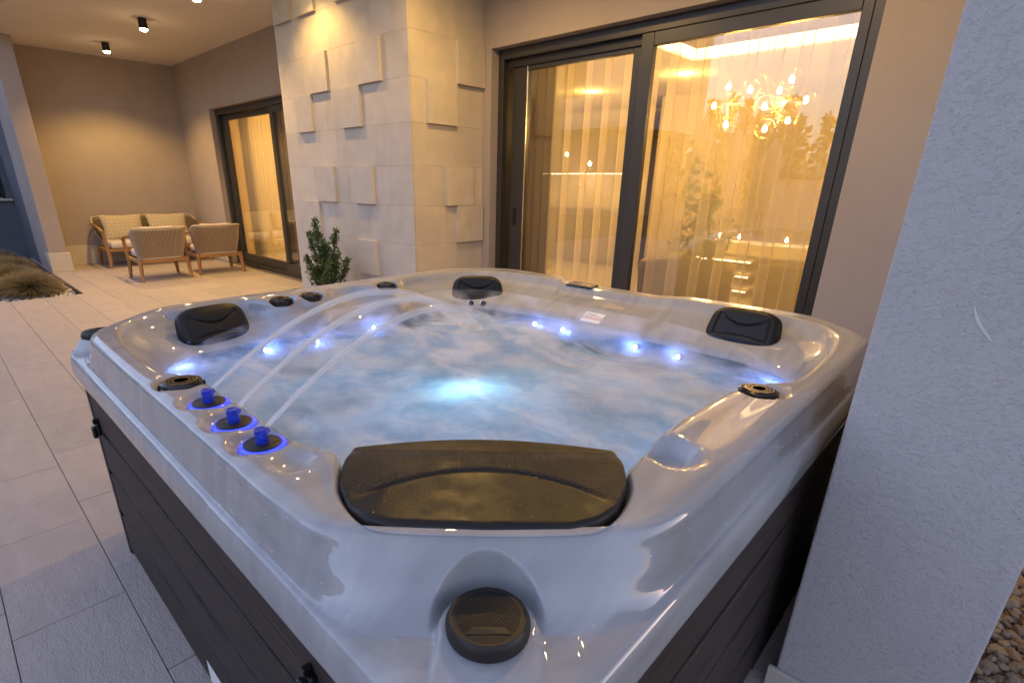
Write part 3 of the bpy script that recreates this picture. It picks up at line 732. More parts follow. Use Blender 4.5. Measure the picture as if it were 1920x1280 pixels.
def pad(name, w, h, depth, mat, bone=True, nexp=3.6, taper=.12):
    """rounded head pad, front faces +Z of its own frame, with a sunk bone-shaped groove"""
    NR, NP = 44, 128; vs_, fs = [], []
    def Y(u, v_):
        rr = max(abs(u), 1e-9)
        return u
    for i in range(NR + 1):
        q = (i / NR) ** .8
        for k in range(NP):
            a = 2 * math.pi * k / NP; ca, sa = math.cos(a), math.sin(a)
            s = (abs(ca) ** nexp + abs(sa) ** nexp) ** (-1 / nexp); u, v_ = q * s * ca, q * s * sa
            hz = depth * max(0.0, 1 - q ** 7) ** .5 * (.80 + .20 * (1 - .35 * u * u))
            if bone and q < .97:
                U = .02 + .52 * min(1, abs(u) / .70) ** 2; L_ = -.62 + .16 * (1 - min(1, abs(u) / .7) ** 2)
                d1 = (abs(u) - .70) * w / 2; d2 = (v_ - U) * h / 2; d3 = (L_ - v_) * h / 2
                kk = .006; m_ = max(d1, d2, d3); dd = m_ + kk * math.log(sum(math.exp((t_ - m_) / kk) for t_ in (d1, d2, d3))) - .002
                hz -= .0085 * math.exp(-(dd / .0035) ** 2) + (.0035 if dd < -.004 else 0)
            vs_.append((u * w / 2 * (1 - taper * v_ * .5), v_ * h / 2, hz))
    for i in range(NR):
        for k in range(NP):
            a_, b2 = i * NP + k, i * NP + (k + 1) % NP; fs.append((a_, b2, b2 + NP, a_ + NP))
    o = mesh_obj(name, vs_, fs, mat, None, True); return o
def place_pad(o, loc, normal):
    n_ = Vector(normal).normalized(); xax = Vector((0, 0, 1)).cross(n_).normalized(); yax = n_.cross(xax)
    m_ = Matrix((xax, yax, n_)).transposed().to_4x4(); m_.translation = loc; o.matrix_world = m_
    w_ = o.matrix_world.copy(); o.parent = tub; o.matrix_parent_inverse = Matrix.Translation(tub.location).inverted(); o.matrix_basis = w_; return o
p1 = pad('headrest', .262, .145, .036, MAT['headrest']); place_pad(p1, (-2.085, .675, .812), (1, .10, .42))
p2 = pad('headrest', .262, .150, .036, MAT['headrest']); place_pad(p2, (-1.932, 1.938, .800), (.72, -.72, .42))
p3 = pad('headrest', .262, .150, .036, MAT['headrest']); place_pad(p3, (-.645, 2.075, .822), (-.02, -1, .55))

# the broad studded headrest on the near corner
def big_pad():
    NU, NV = 150, 70; vs_, fs, uv, st_ = [], [], [], []
    ex = np.array([.72, .694, 0]); ex /= np.linalg.norm(ex); ev = np.array([-ex[1], ex[0], 0])
    ne = np.array([-.2365, -.236, -.226, -.201, -.170, -.128, .0, .124, .165, .200, .228, .2358, .2365])
    nv = np.array([.862, .784, .725, .677, .645, .630, .626, .630, .645, .681, .737, .793, .862])
    fe = np.array([-.2365, -.123, 0, .121, .2365]); fv = np.array([.862, .8965, .912, .8965, .862])
    EE = .2365 * np.sin(np.linspace(-math.pi / 2, math.pi / 2, NU + 1))
    ne = ne * 1.016; fe = fe * 1.016; nv = nv - .004 * (nv < .80); EE = EE * 1.016
    NVv = np.interp(EE, ne, nv); k_ = np.hanning(7); k_ /= k_.sum(); NVv[3:-3] = np.convolve(NVv, k_, 'valid')
    ff = np.polyfit(fe, fv, 4); FV = np.polyval(ff, EE)
    for j in range(NV + 1):
        for i in range(NU + 1):
            e_ = EE[i]; t = j / NV; v_ = NVv[i] + (FV[i] - NVv[i]) * t
            p = ex * e_ + ev * v_
            cr = .760 - 1.95 * e_ * e_
            zz = .868 + .010 * float(sstep(.63, .80, np.array(v_))) - .010 * float(sstep(.80, .862, np.array(v_))) - 1.0 * max(0.0, v_ - .855) ** 2 - .05 * max(0.0, v_ - .858)
            fade = float(1 - sstep(.150, .205, np.array(abs(e_))))
            zz += .006 * (1 - float(sstep(cr - .004, cr + .012, np.array(v_)))) * fade - .006 * math.exp(-((v_ - cr - .008) / .006) ** 2) * fade
            ed = min(.2403 - abs(e_) + .004, v_ - NVv[i])
            zz -= .007 * max(0.0, 1 - ed / .011) ** 2.0
            vs_.append((p[0], p[1], zz)); uv.append((e_ * 100, v_ * 100))
            st_.append(float(sstep(cr + .016, cr + .022, np.array(v_))) * (1 - float(sstep(.851, .855, np.array(v_)))))
    W_ = NU + 1
    for j in range(NV):
        for i in range(NU): fs.append((j * W_ + i, j * W_ + i + 1, (j + 1) * W_ + i + 1, (j + 1) * W_ + i))
    # side walls and a closed back
    n0 = len(vs_); loop = [i for i in range(W_)] + [j * W_ + NU for j in range(1, NV + 1)] + [NV * W_ + i for i in range(NU - 1, -1, -1)] + [j * W_ for j in range(NV - 1, 0, -1)]
    for q in loop:
        p = vs_[q]; vs_.append((p[0], p[1], p[2] - .03)); uv.append(uv[q]); st_.append(0)
    m_ = len(loop)
    for k in range(m_): fs.append((loop[(k + 1) % m_], loop[k], n0 + k, n0 + (k + 1) % m_))
    fs.append(tuple(n0 + k for k in range(m_)))
    o = mesh_obj('broad_headrest', vs_, fs, MAT['headrest_big'], None, True, uv)
    at = o.data.attributes.new('studs', 'FLOAT', 'POINT'); at.data.foreach_set('value', np.array(st_, dtype=np.float32))
    autosmooth(o, 60); return tub_part(o)
bigp = big_pad()
pj = Join(); pv = bigp.data.vertices
for k in range(90):
    p_ = pv[int(rng.integers(150 * 4, 151 * 66))].co; r_ = rng.uniform(.0006, .0016)
    vs_ = [(p_.x, p_.y, p_.z + r_)] + [(p_.x + r_ * math.cos(q_ * 1.2566), p_.y + r_ * math.sin(q_ * 1.2566), p_.z - r_ * .3) for q_ in range(5)]
    pj.add(vs_, [(0, 1 + q_, 1 + (q_ + 1) % 5) for q_ in range(5)])
gr_ = pj.obj('grit', MAT['bronze_ring'], None, True); gr_['kind'] = 'stuff'; tub_part(gr_)
bigp['label'] = 'broad black studded headrest on the near corner'

# warning label on the back inner wall
wl_ = thing_dummy = None
def wall_frame(o, loc, normal):
    n_ = Vector(normal).normalized(); xax = Vector((0, 0, 1)).cross(n_).normalized(); yax = n_.cross(xax)
    m_ = Matrix((xax, yax, n_)).transposed().to_4x4(); m_.translation = loc
    o.parent = tub; o.matrix_parent_inverse = Matrix.Translation(tub.location).inverted(); o.matrix_basis = m_; return o
def wall_pt(th_or_xy, zq):
    """point of the inner wall above/below the water line in the direction of (x, y)"""
    a_ = math.atan2(th_or_xy[1] - CY, th_or_xy[0] - CX) % (2 * np.pi); k = int(a_ / (2 * np.pi) * NT) % NT
    col = V[:, k, :]; lo = np.argmax(np.array([r_[2] for r_ in ctrl[17:18]][0])) if False else 0
    inner = col[np.cumsum(SUB)[16]:np.cumsum(SUB)[22]]
    j = int(np.argmin(abs(inner[:, 2] - zq))); return Vector(inner[j])
lab = box('warning_label', -.050, .050, -.031, .031, -.0004, .0012, MAT['white_sticker'])
pa, pb = wall_pt((-1.262, 2.1), .795), wall_pt((-1.262, 2.1), .735); wall_frame(lab, (pa + pb) / 2 + Vector((0, -.009, .005)), (0, -(pa.z - pb.z), pa.y - pb.y))
box('red_stripe', -.0499, .0499, -.010, -.004, .0011, .0016, MAT['red_sticker'], lab)
def txt(body, size, loc, par, mat, align='LEFT'):
    cu = bpy.data.curves.new('print', 'FONT'); cu.body = body; cu.size = size; cu.extrude = .0002; cu.align_x = align
    o = bpy.data.objects.new('print', cu); COL.objects.link(o); dg = bpy.context.evaluated_depsgraph_get(); me = bpy.data.meshes.new_from_object(o.evaluated_get(dg))
    bpy.data.objects.remove(o); me.materials.clear(); me.materials.append(mat); o = bpy.data.objects.new('print', me); COL.objects.link(o); o.parent = par; o.location = loc; return o
txt('WARNING:', .0115, (-.043, .016, .0014), lab, MAT['ink'])
txt('DO NOT OPERATE THE SPA UNTIL', .0062, (-.043, .0085, .0014), lab, MAT['ink']); txt('INSTRUCTIONS HAVE BEEN READ', .0062, (-.043, .001, .0014), lab, MAT['ink'])

def lamp_part(xy, zq, r=.012, mat='led_blue', nm='wall_lamp'):
    p = wall_pt(xy, zq); n_ = Vector((CX - p.x, CY - p.y, .15)).normalized(); o = lathe(nm, [(r * 1.25, -.004), (r * 1.25, .002), (r, .004), (.0005, .005)], MAT['chrome'], None, 20)
    q = n_.to_track_quat('Z', 'Y'); o.parent = tub; o.matrix_parent_inverse = Matrix.Translation(tub.location).inverted(); o.matrix_basis = Matrix.Translation(p) @ q.to_matrix().to_4x4()
    lathe('lens', [(r, .0045), (r * .8, .0075), (.0005, .009)], MAT[mat], o, 20); return o
LEDS = [(-1.93, .47), (-1.99, .83), (-2.0, 1.02), (-2.0, 1.33), (-1.545, 1.95), (-1.38, 1.95), (-1.0, 1.95), (-.815, 1.95), (-.43, 1.85)]
for q in LEDS:
    lo = lamp_part(q, .700, .010)
    L_ = bpy.data.lights.new('wall_lamp_light', 'POINT'); L_.energy = .11; L_.color = (.34, .38, 1.0); L_.shadow_soft_size = .012
    w_ = wall_pt(q, .700); n_ = Vector((CX - w_.x, CY - w_.y, 0)).normalized(); o_ = bpy.data.objects.new('wall_lamp_light', L_); COL.objects.link(o_); o_.location = w_ + n_ * .035
for q in ((-1.935, 1.89), (-1.88, 1.925)): lamp_part(q, .752, .015, 'black', 'wall_jet')
for q in ((-1.15, 1.95), (-1.06, 1.95), (-.62, 1.95), (-1.99, .70)): lamp_part(q, .60, .035, 'black', 'wall_jet')
# main under-water lamp on the wall of the foot well
ml = lathe('underwater_lamp', [(.05, -.01), (.05, .006), (.043, .012), (.0005, .014)], MAT['chrome'], None, 32); ml.location = (-1.04, 1.0, .572); tub_part(ml)
lathe('lens', [(.042, .0121), (.03, .018), (.0005, .021)], MAT['pool_lamp'], ml, 32)
pl = bpy.data.lights.new('underwater_lamp_light', 'POINT'); pl.energy = .55; pl.color = (.40, .74, 1.0); pl.shadow_soft_size = .03
plo = bpy.data.objects.new('underwater_lamp_light', pl); COL.objects.link(plo); plo.location = (-1.05, 1.01, .655)
for lx_, ly_, lz_ in ((-1.33, 1.30, .30), (-1.13, 1.22, .24)):  # added deep fill lights that make the water glow
    L_ = bpy.data.lights.new('footwell_fill_light', 'POINT'); L_.energy = 18.0; L_.color = (.36, .70, 1.0); L_.shadow_soft_size = .06
    o_ = bpy.data.objects.new('footwell_fill_light', L_); COL.objects.link(o_); o_.location = (lx_, ly_, lz_)
for q in ((-1.10, 1.54), (-1.50, 1.08)):  # added lens discs to go with the fill lights
    fl_ = lathe('footwell_fill_lamp', [(.045, -.01), (.045, .004), (.038, .009), (.0005, .011)], MAT['chrome'], None, 28); fl_.location = (q[0], q[1], .142); tub_part(fl_); lathe('lens', [(.037, .0095), (.02, .014), (.0005, .015)], MAT['pool_lamp'], fl_, 24)

# added fill lamps under the froth to brighten the water, with lens discs
for q in ((-.86, .90), (-.74, 1.25), (-.82, 1.62), (-1.25, .74), (-1.62, .80), (-1.72, 1.22), (-1.62, 1.62), (-1.22, 1.72), (-1.0, .72)):
    o_ = lathe('seat_fill_lamp', [(.022, -.01), (.022, .003), (.017, .006), (.0005, .008)], MAT['chrome'], None, 20); o_.location = (q[0], q[1], .578); tub_part(o_); lathe('lens', [(.0165, .0065), (.010, .009), (.0005, .010)], MAT['pool_lamp'], o_, 16)
    L_ = bpy.data.lights.new('seat_fill_light', 'POINT'); L_.energy = 1.5; L_.color = (.36, .62, 1.0); L_.shadow_soft_size = .10
    o_ = bpy.data.objects.new('seat_fill_light', L_); COL.objects.link(o_); o_.location = (q[0], q[1], .605)
# ------------------------------------------------------------------ water
def m_water():
    m, nt, n, l, b = newmat('bubbling_water'); n.remove(b); v = pos(nt)
    fa = N(nt, 'Attribute', attribute_name='foam').outputs['Fac']
    sw = N(nt, 'Mapping'); l.new(v, sw.inputs['Vector']); sw.inputs['Rotation'].default_value = (0, 0, rad(25)); sw.inputs['Scale'].default_value = (1.0, 1.9, 1)
    f1 = noise(nt, sw.outputs[0], 3.2, 4, .5, 1.3)
    f2 = noise(nt, sw.outputs[0], 8, 2.5, .5, 1.6)
    ad = N(nt, 'Math', operation='MULTIPLY_ADD', ins={1: .35}); l.new(f2, ad.inputs[0]); l.new(f1, ad.inputs[2])
    ad2 = N(nt, 'Math', operation='ADD'); l.new(ad.outputs[0], ad2.inputs[0]); l.new(fa, ad2.inputs[1])
    fac = N(nt, 'MapRange', {'From Min': .66, 'From Max': 1.22, 'To Min': .08, 'To Max': .97}, interpolation_type='SMOOTHSTEP'); l.new(ad2.outputs[0], fac.inputs[0])
    # aerated froth: scatters light from above and lets the lamps shine through
    fcol = ramp(nt, noise(nt, sw.outputs[0], 2.6, 3.5, .5, 1.5), [(.32, (.34, .53, .72)), (.50, (.54, .65, .81)), (.66, (.84, .86, .92))])
    df = N(nt, 'BsdfDiffuse'); l.new(fcol, df.inputs[0]); tl = N(nt, 'BsdfTranslucent'); l.new(ramp(nt, noise(nt, v, 15, 4, .55, 1.4), [(.36, (.40, .64, .80)), (.52, (.54, .80, .93)), (.66, (.80, .95, 1))]), tl.inputs[0])  # noise in the translucent colour paints lamp sparkle into the froth
    fo = N(nt, 'MixShader', {0: .5}); l.new(df.outputs[0], fo.inputs[1]); l.new(tl.outputs[0], fo.inputs[2])
    tp = N(nt, 'BsdfTransparent', {'Color': (.38, .58, .70, 1)})
    bo = N(nt, 'MixShader'); l.new(fac.outputs[0], bo.inputs[0]); l.new(tp.outputs[0], bo.inputs[1]); l.new(fo.outputs[0], bo.inputs[2])
    bn = bump(nt, noise(nt, v, 26, 5, .6, .8), None, .35, .012)
    gl = N(nt, 'BsdfGlossy', {'Roughness': .18}); l.new(bn, gl.inputs['Normal'])
    fr = N(nt, 'Fresnel', {'IOR': 1.33}); l.new(bn, fr.inputs['Normal']); inv = N(nt, 'MapRange', {'To Min': .75, 'To Max': .10}); l.new(fac.outputs[0], inv.inputs[0]); fm = N(nt, 'Math', operation='MULTIPLY'); l.new(fr.outputs[0], fm.inputs[0]); l.new(inv.outputs[0], fm.inputs[1])
    al = N(nt, 'MixShader'); l.new(fm.outputs[0], al.inputs[0]); l.new(bo.outputs[0], al.inputs[1]); l.new(gl.outputs[0], al.inputs[2])
    l.new(al.outputs[0], n['Material Output'].inputs[0]); return m
MAT['water'] = m_water()
NQ = 110; NA = 400; TA = TH[::5]; rWa = rW[::5]
qs = np.linspace(0.0, 1.0, NQ)
wx = CX + np.outer(qs, rWa * np.cos(TA) * 1.004); wy = CY + np.outer(qs, rWa * np.sin(TA) * 1.004)
hz = (vnoise(wx * 3.2 + 9, wy * 3.2 + 4, 3) - .5) * .040 + (vnoise(wx * 7.5, wy * 7.5, 5) - .5) * .022 + (vnoise(wx * 19, wy * 19, 6) - .5) * .002
edge = np.clip((1 - qs) * 6, 0, 1)[:, None]
wz = .728 + hz * edge + .012 * edge * vnoise(wx * 1.7, wy * 1.7, 8)
dfar = np.minimum(wx - (-2.02), 1.95 - wy)                         # distance from the two far walls
foam = -.02 + .70 * sstep(.05, .50, dfar) + .25 * sstep(.55, 1.1, dfar) + .10 * sstep(.25, .8, (1.95 - wy) * .5 + (wx + 2.02) * .3)
for (ex, ey) in ((-1.74, 1.73), (-1.585, 1.70), (-1.375, 1.68)): foam = foam + .35 * np.exp(-((wx - ex) ** 2 + (wy - ey) ** 2) / .10 ** 2)
Vw = np.stack([wx, wy, wz], -1).reshape(-1, 3); nA = len(TA)
iw = np.arange(NQ * nA).reshape(NQ, nA); a, b2, c2, d2 = iw[:-1], np.roll(iw, -1, 1)[:-1], np.roll(iw, -1, 1)[1:], iw[1:]
Fw = [tuple(int(t) for t in f) for f in np.stack([a, d2, c2, b2], -1).reshape(-1, 4)]
water = mesh_obj('water', Vw, Fw, MAT['water'], None, True); tag(water, 'milky blue bubbling water filling the hot tub', None, None, 'structure')
at = water.data.attributes.new('foam', 'FLOAT', 'POINT'); at.data.foreach_set('value', foam.reshape(-1).astype(np.float32))

# ---- steam and spray hanging low over the froth
def m_steam():
    m, nt, n, l, b = newmat('steam'); n.remove(b); v = pos(nt)
    pv_ = N(nt, 'VolumePrincipled'); pv_.inputs['Color'].default_value = (.985, .99, 1, 1); pv_.inputs['Anisotropy'].default_value = .1
    f = noise(nt, scaled(nt, v, (1, 1.3, 1.6)), 4.6, 3, .5, .9)
    mr = N(nt, 'MapRange', {'From Min': .42, 'From Max': .66, 'To Min': .0, 'To Max': STEAM}, interpolation_type='SMOOTHSTEP'); l.new(f, mr.inputs[0])
    sp = N(nt, 'SeparateXYZ'); l.new(v, sp.inputs[0]); hf = N(nt, 'MapRange', {'From Min': .74, 'From Max': .865, 'To Min': 1.0, 'To Max': .0}, interpolation_type='SMOOTHSTEP'); l.new(sp.outputs[2], hf.inputs[0])
    mm = N(nt, 'Math', operation='MULTIPLY'); l.new(mr.outputs[0], mm.inputs[0]); l.new(hf.outputs[0], mm.inputs[1]); l.new(mm.outputs[0], pv_.inputs['Density'])
    l.new(pv_.outputs[0], n['Material Output'].inputs['Volume'])
    return m
STEAM = 6.5
MAT['steam'] = m_steam()
sq = np.linspace(0, 1, 14); TS = TH[::20]; rs_ = rW[::20] * .965
def dome(top):
    xs_ = CX + np.outer(sq, rs_ * np.cos(TS)); ys_ = CY + np.outer(sq, rs_ * np.sin(TS))
    zz = np.full(xs_.shape, .7655) if not top else .7655 + .125 * (1 - sq[:, None] ** 6)
    return np.stack([xs_, ys_, zz + 0 * xs_], -1).reshape(-1, 3)
nS = len(TS); A_ = dome(False); B2 = dome(True); Vs = np.concatenate([A_, B2]); Fs = []; oB = len(A_)
for i in range(13):
    for k in range(nS):
        q = (i * nS + k, i * nS + (k + 1) % nS, (i + 1) * nS + (k + 1) % nS, (i + 1) * nS + k); Fs.append(tuple(reversed(q))); Fs.append(tuple(oB + t for t in q))
for k in range(nS):
    e0, e1 = 13 * nS + k, 13 * nS + (k + 1) % nS; Fs.append((e0, oB + e0, oB + e1, e1))
steam = mesh_obj('steam', Vs, Fs, MAT['steam']); tag(steam, 'low white steam drifting over the tub water', 'steam', None, 'stuff')

def m_stream():
    m, nt, n, l, b = newmat('aerated_stream'); n.remove(b)
    at_ = N(nt, 'Attribute', attribute_name='along').outputs['Fac']
    mr = N(nt, 'MapRange', {'To Min': .85, 'To Max': .58}); l.new(at_, mr.inputs[0])
    lw = N(nt, 'LayerWeight', {'Blend': .5}); iv = N(nt, 'MapRange', {'From Min': 0.0, 'From Max': .95, 'To Min': 1.0, 'To Max': .0}); l.new(lw.outputs['Facing'], iv.inputs[0])
    mm = N(nt, 'Math', operation='MULTIPLY'); l.new(iv.outputs[0], mm.inputs[0]); l.new(mr.outputs[0], mm.inputs[1])
    df = N(nt, 'BsdfDiffuse', {'Color': (.85, .86, .88, 1)}); tl = N(nt, 'BsdfTranslucent', {'Color': (.85, .88, .92, 1)})
    a2 = N(nt, 'MixShader', {0: .5}); l.new(df.outputs[0], a2.inputs[1]); l.new(tl.outputs[0], a2.inputs[2])
    tp = N(nt, 'BsdfTransparent'); mx = N(nt, 'MixShader'); l.new(mm.outputs[0], mx.inputs[0]); l.new(tp.outputs[0], mx.inputs[1]); l.new(a2.outputs[0], mx.inputs[2])
    l.new(mx.outputs[0], n['Material Output'].inputs[0]); return m
MAT['stream'] = m_stream()
SL = ['arcing water stream from the nozzle nearest the black knob', 'middle of the three arcing water streams', 'arcing water stream from the nozzle nearest the broad black headrest']
for ((nx, ny), (ex, ey)), lb in zip(STREAMS, SL):
    pts, rr = [], []
    dx, dy = ex - nx, ey - ny; n_ = 60
    for k in range(n_ + 1):
        s = .012 + k / n_ * .875
        # parabola through the spout (z .882), apex .992 and the water (.735)
        A, B_, C_ = .882, None, None
        zz = .881 + .66 * s - .93 * s * s
        pts.append((nx + dx * s, ny + dy * s, zz)); rr.append(.0048 + .0165 * s ** 1.0)
    v, f = tube_mesh(pts, rr, 24, True)
    o = mesh_obj('water_stream', v, f, MAT['stream'], None, True); tag(o, lb, 'water stream', 'fountain streams')
    at = o.data.attributes.new('along', 'FLOAT', 'POINT'); at.data.foreach_set('value', np.repeat(np.linspace(0, 1, n_ + 1), 24).astype(np.float32))

# ================================================================== WINDOWS
def at(o, par): return at_world(o, par)
def rails(name, boxes, mat, par, c=.003):
    bm = bmesh.new()
    for b_ in boxes: add_box(bm, *b_, c)
    return at_world(bm_obj(name, bm, mat), par)
win = thing('sliding_window', 'wide anthracite framed sliding glass window lit from inside behind the tub', 'window', (-2.05, 3.64, 0))
rails('frame', [(-3.366, -3.312, 3.60, 3.775, 0, 2.316), (-.80, -.741, 3.60, 3.775, 0, 2.316), (-3.311, -.801, 3.60, 3.775, 2.245, 2.316), (-3.311, -.801, 3.60, 3.775, 0, .05)], MAT['frame'], win)
rails('track', [(-3.310, -2.05, 3.645, 3.66, 2.19, 2.244), (-3.310, -.802, 3.70, 3.71, 2.20, 2.244)], MAT['frame_dark'], win, .001)
def sash(x0, x1, z0, z1, y0, y1, st, par, top=.075, bot=.10, stL=None):
    stL = stL or st
    s = rails('sash', [(x0, x0 + stL, y0, y1, z0, z1), (x1 - st, x1, y0, y1, z0, z1), (x0 + stL + .0005, x1 - st - .0005, y0, y1, z1 - top, z1), (x0 + stL + .0005, x1 - st - .0005, y0, y1, z0, z0 + bot)], MAT['frame'], par)
    g_ = box('pane', x0 + stL - .006, x1 - st + .006, (y0 + y1) / 2 - .004, (y0 + y1) / 2 + .004, z0 + bot - .006, z1 - top + .006, MAT['glass']); g_.parent = s
    return s
sR = sash(-2.088, -.802, .052, 2.243, 3.604, 3.655, .052, win, stL=.09)
sL = sash(-3.26, -2.06, .052, 2.235, 3.664, 3.712, .115, win, stL=.15)
hd = box('handle', -3.215, -3.185, 3.652, 3.6635, .98, 1.12, MAT['gloss_black'], None, .004, 2); hd.parent = sL
cr = rails('lock_strip', [(-3.108, -3.100, 3.655, 3.6635, .06, 2.2)], MAT['chrome'], win, .001)

door = thing('sliding_door', 'dark framed sliding glass door at the far end of the patio behind the armchairs', 'door', (-8, 3.64, 0))
rails('frame', [(-9.366, -9.30, 3.60, 3.775, 0, 2.316), (-6.07, -6.003, 3.60, 3.775, 0, 2.316), (-9.299, -6.071, 3.60, 3.775, 2.235, 2.316), (-9.299, -6.071, 3.60, 3.775, 0, .04)], MAT['frame'], door)
sash(-9.295, -7.42, .045, 2.23, 3.664, 3.712, .09, door, .07, .13, .10)
sash(-7.55, -6.075, .045, 2.23, 3.604, 3.655, .09, door, .07, .13)

# ================================================================== ROOMS BEHIND THE GLASS
room = thing('living_room', 'warm lit living room and kitchen seen through the wide window', 'room', (-2.5, 6, 0))
def rb(name, *a, mat='room_wall'): return at_world(box(name, *a, MAT[mat]), room)
rb('room_floor', -7.6, 2.4, 3.785, 9.4, -.05, .0, mat='room_floor')
rb('room_wall', -7.8, -7.6, 3.785, 9.4, 0, 2.9); rb('room_wall', 2.4, 2.6, 3.785, 9.4, 0, 2.9); rb('room_wall', -7.6, 2.4, 9.4, 9.6, 0, 2.9)
bm = bmesh.new()
for a in ((-7.6, -2.95, 3.785, 9.4, 2.56, 2.62), (-2.95, 2.4, 6.22, 9.4, 2.56, 2.62), (-2.95, 2.4, 3.785, 3.95, 2.56, 2.62), (-7.6, 2.4, 3.785, 9.4, 2.86, 2.9)): add_box(bm, *a)
at_world(bm_obj('room_ceiling', bm, MAT['room_ceiling']), room)
rb('partition', -4.3, -2.9, 8.2, 8.35, 0, 2.55)
rails('cove_strip', [(-2.93, 2.3, 6.195, 6.215, 2.575, 2.67), (-2.945, -2.93, 4.0, 6.19, 2.575, 2.67)], MAT['cove'], room, 0)
room2 = thing('far_room', 'warm lit room seen through the far sliding door', 'room', (-8, 5, 0))
def rb2(name, *a, mat='room_wall'): return at_world(box(name, *a, MAT[mat]), room2)
rb2('room_floor', -11, -5.4, 3.785, 7.2, -.05, 0, mat='room_floor'); rb2('room_wall', -11.2, -11, 3.785, 7.2, 0, 2.7); rb2('room_wall', -8.2 - 3, -7.82, 7.2, 7.4, 0, 2.7)
rb2('room_ceiling', -11, -7.82, 3.785, 7.2, 2.6, 2.7, mat='room_ceiling')

def light_pt(name, loc, e, col=WARM, r=.06):
    L = bpy.data.lights.new(name, 'POINT'); L.energy = e; L.color = col; L.shadow_soft_size = r
    o = bpy.data.objects.new(name, L); COL.objects.link(o); o.location = loc; return o
def curtain(name, x0, x1, yc, z0, z1, mat, label, pleat=.11, amp=.03, seed=1, n=None, fold=.16):
    n = n or int((x1 - x0) / .006); r = np.random.default_rng(seed)
    xs = np.linspace(0, 1, n + 1); L = x1 - x0
    kn = max(4, int(L / .3)); ph = 2 * np.pi * (xs * L / pleat) + np.interp(xs, np.linspace(0, 1, kn), r.uniform(-1.4, 1.4, kn))
    zs = np.linspace(z0, z1, 9); vs_ = []
    for j, zz in enumerate(zs):
        k = .75 + .25 * (1 - j / 8)
        px = x0 + xs * L + fold * pleat * np.sin(ph * 2) * k; py = yc + amp * k * np.sin(ph)
        vs_ += [(a_, b2, zz) for a_, b2 in zip(px, py)]
    W_ = n + 1; fs = [(j * W_ + i, j * W_ + i + 1, (j + 1) * W_ + i + 1, (j + 1) * W_ + i) for j in range(8) for i in range(n)]
    o = mesh_obj(name, vs_, fs, mat, None, True); tag(o, label, 'curtain'); return o
curtain('sheer_curtain', -2.98, -2.10, 3.90, .01, 2.54, MAT['sheer'], 'sheer cream curtain behind the left pane of the wide window', .19, .03, 3)
curtain('sheer_curtain', -2.04, -.60, 3.90, .01, 2.54, MAT['sheer'], 'sheer cream curtain behind the right pane of the wide window', .165, .034, 4)
curtain('drape', -3.34, -3.0, 3.93, .01, 2.54, MAT['drape'], 'dark taupe drape gathered at the left edge of the wide window', .085, .035, 5)
curtain('sheer_curtain', -8.95, -6.1, 3.88, .01, 2.54, MAT['sheer_far'], 'golden backlit sheer curtain behind the far sliding door', .12, .03, 6)
curtain('drape', -9.33, -8.83, 3.93, .01, 2.54, MAT['drape_grey'], 'grey drape at the left edge of the far sliding door', .10, .04, 7)
light_pt('far_room_light', (-7.9 - .5, 5.4, 2.2), 26, INW, .2)

# kitchen
kit = thing('kitchen_unit', 'dark kitchen unit with lit splashback seen through the left pane', 'kitchen unit', (-5.6, 8.4, 0))
def kb(name, *a, mat='kitchen_dark', c=.004, par=kit): return at_world(box(name, *a, MAT[mat], None, c), par)
kb('wall_panel', -6.9, -4.7, 8.72, 8.76, 0, 2.5, mat='splash')
for k in range(3): kb('base_cabinet', -6.75 + k * .66, -6.10 + k * .66, 8.05, 8.70, .08, .90)
kb('worktop', -6.78, -4.75, 8.02, 8.715, .905, .945, mat='kitchen_stone')
for k in range(3): kb('wall_cabinet', -6.75 + k * .66, -6.10 + k * .66, 8.36, 8.70, 1.50, 2.30)
kb('light_strip', -6.7, -4.8, 8.40, 8.43, 1.478, 1.494, mat='cove')
kb('plinth', -6.7, -4.8, 8.12, 8.6, 0, .078)
fau = thing('kitchen_faucet', 'slim arched faucet on the dark kitchen worktop', 'faucet', (-5.86, 8.45, .946))
tube('spout', [(0, 0, 0), (0, 0, .30), (.02, -.02, .35), (.06, -.06, .37), (.10, -.10, .35), (.12, -.12, .30)], .011, MAT['chrome'], fau); lathe('base', [(.025, 0), (.025, .03), (.012, .035), (.0005, .036)], MAT['chrome'], fau, 20)
tube('lever', [(.02, 0, .06), (.07, .02, .10)], .006, MAT['chrome'], fau)
light_pt('under_cabinet_light', (-5.8, 8.35, 1.44), 1.8, WARM, .15)
def globe(par, loc, r=.075, stem=None):
    g_ = lathe('globe', [(r * math.sin(t) + .0003, -r * math.cos(t)) for t in np.linspace(.02, math.pi - .02, 14)], MAT['globe_glass'], par, 24, loc)
    lathe('bulb', [(.0005, -.030), (.016, -.023), (.022, -.005), (.016, .013), (.008, .030), (.0005, .031)], MAT['bulb'], g_, 14)
    return g_
for k, (lx, ly, lz, lb) in enumerate(((-4.75, 6.5, 1.70, 'amber glass globe pendant, the higher of two in the kitchen'), (-4.36, 6.5, 1.575, 'amber glass globe pendant, the lower of two in the kitchen'))):
    t = thing('pendant_lamp', lb, 'pendant lamp', (lx, ly, lz), 0, 'kitchen pendants'); globe(t, (0, 0, 0), .07)
    tube('cord', [(0, 0, .07), (0, 0, 2.558 - lz)], .004, MAT['frame_dark'], t, 6)
    light_pt('pendant_light', (lx, ly, lz - .02), .9, WARM, .03)
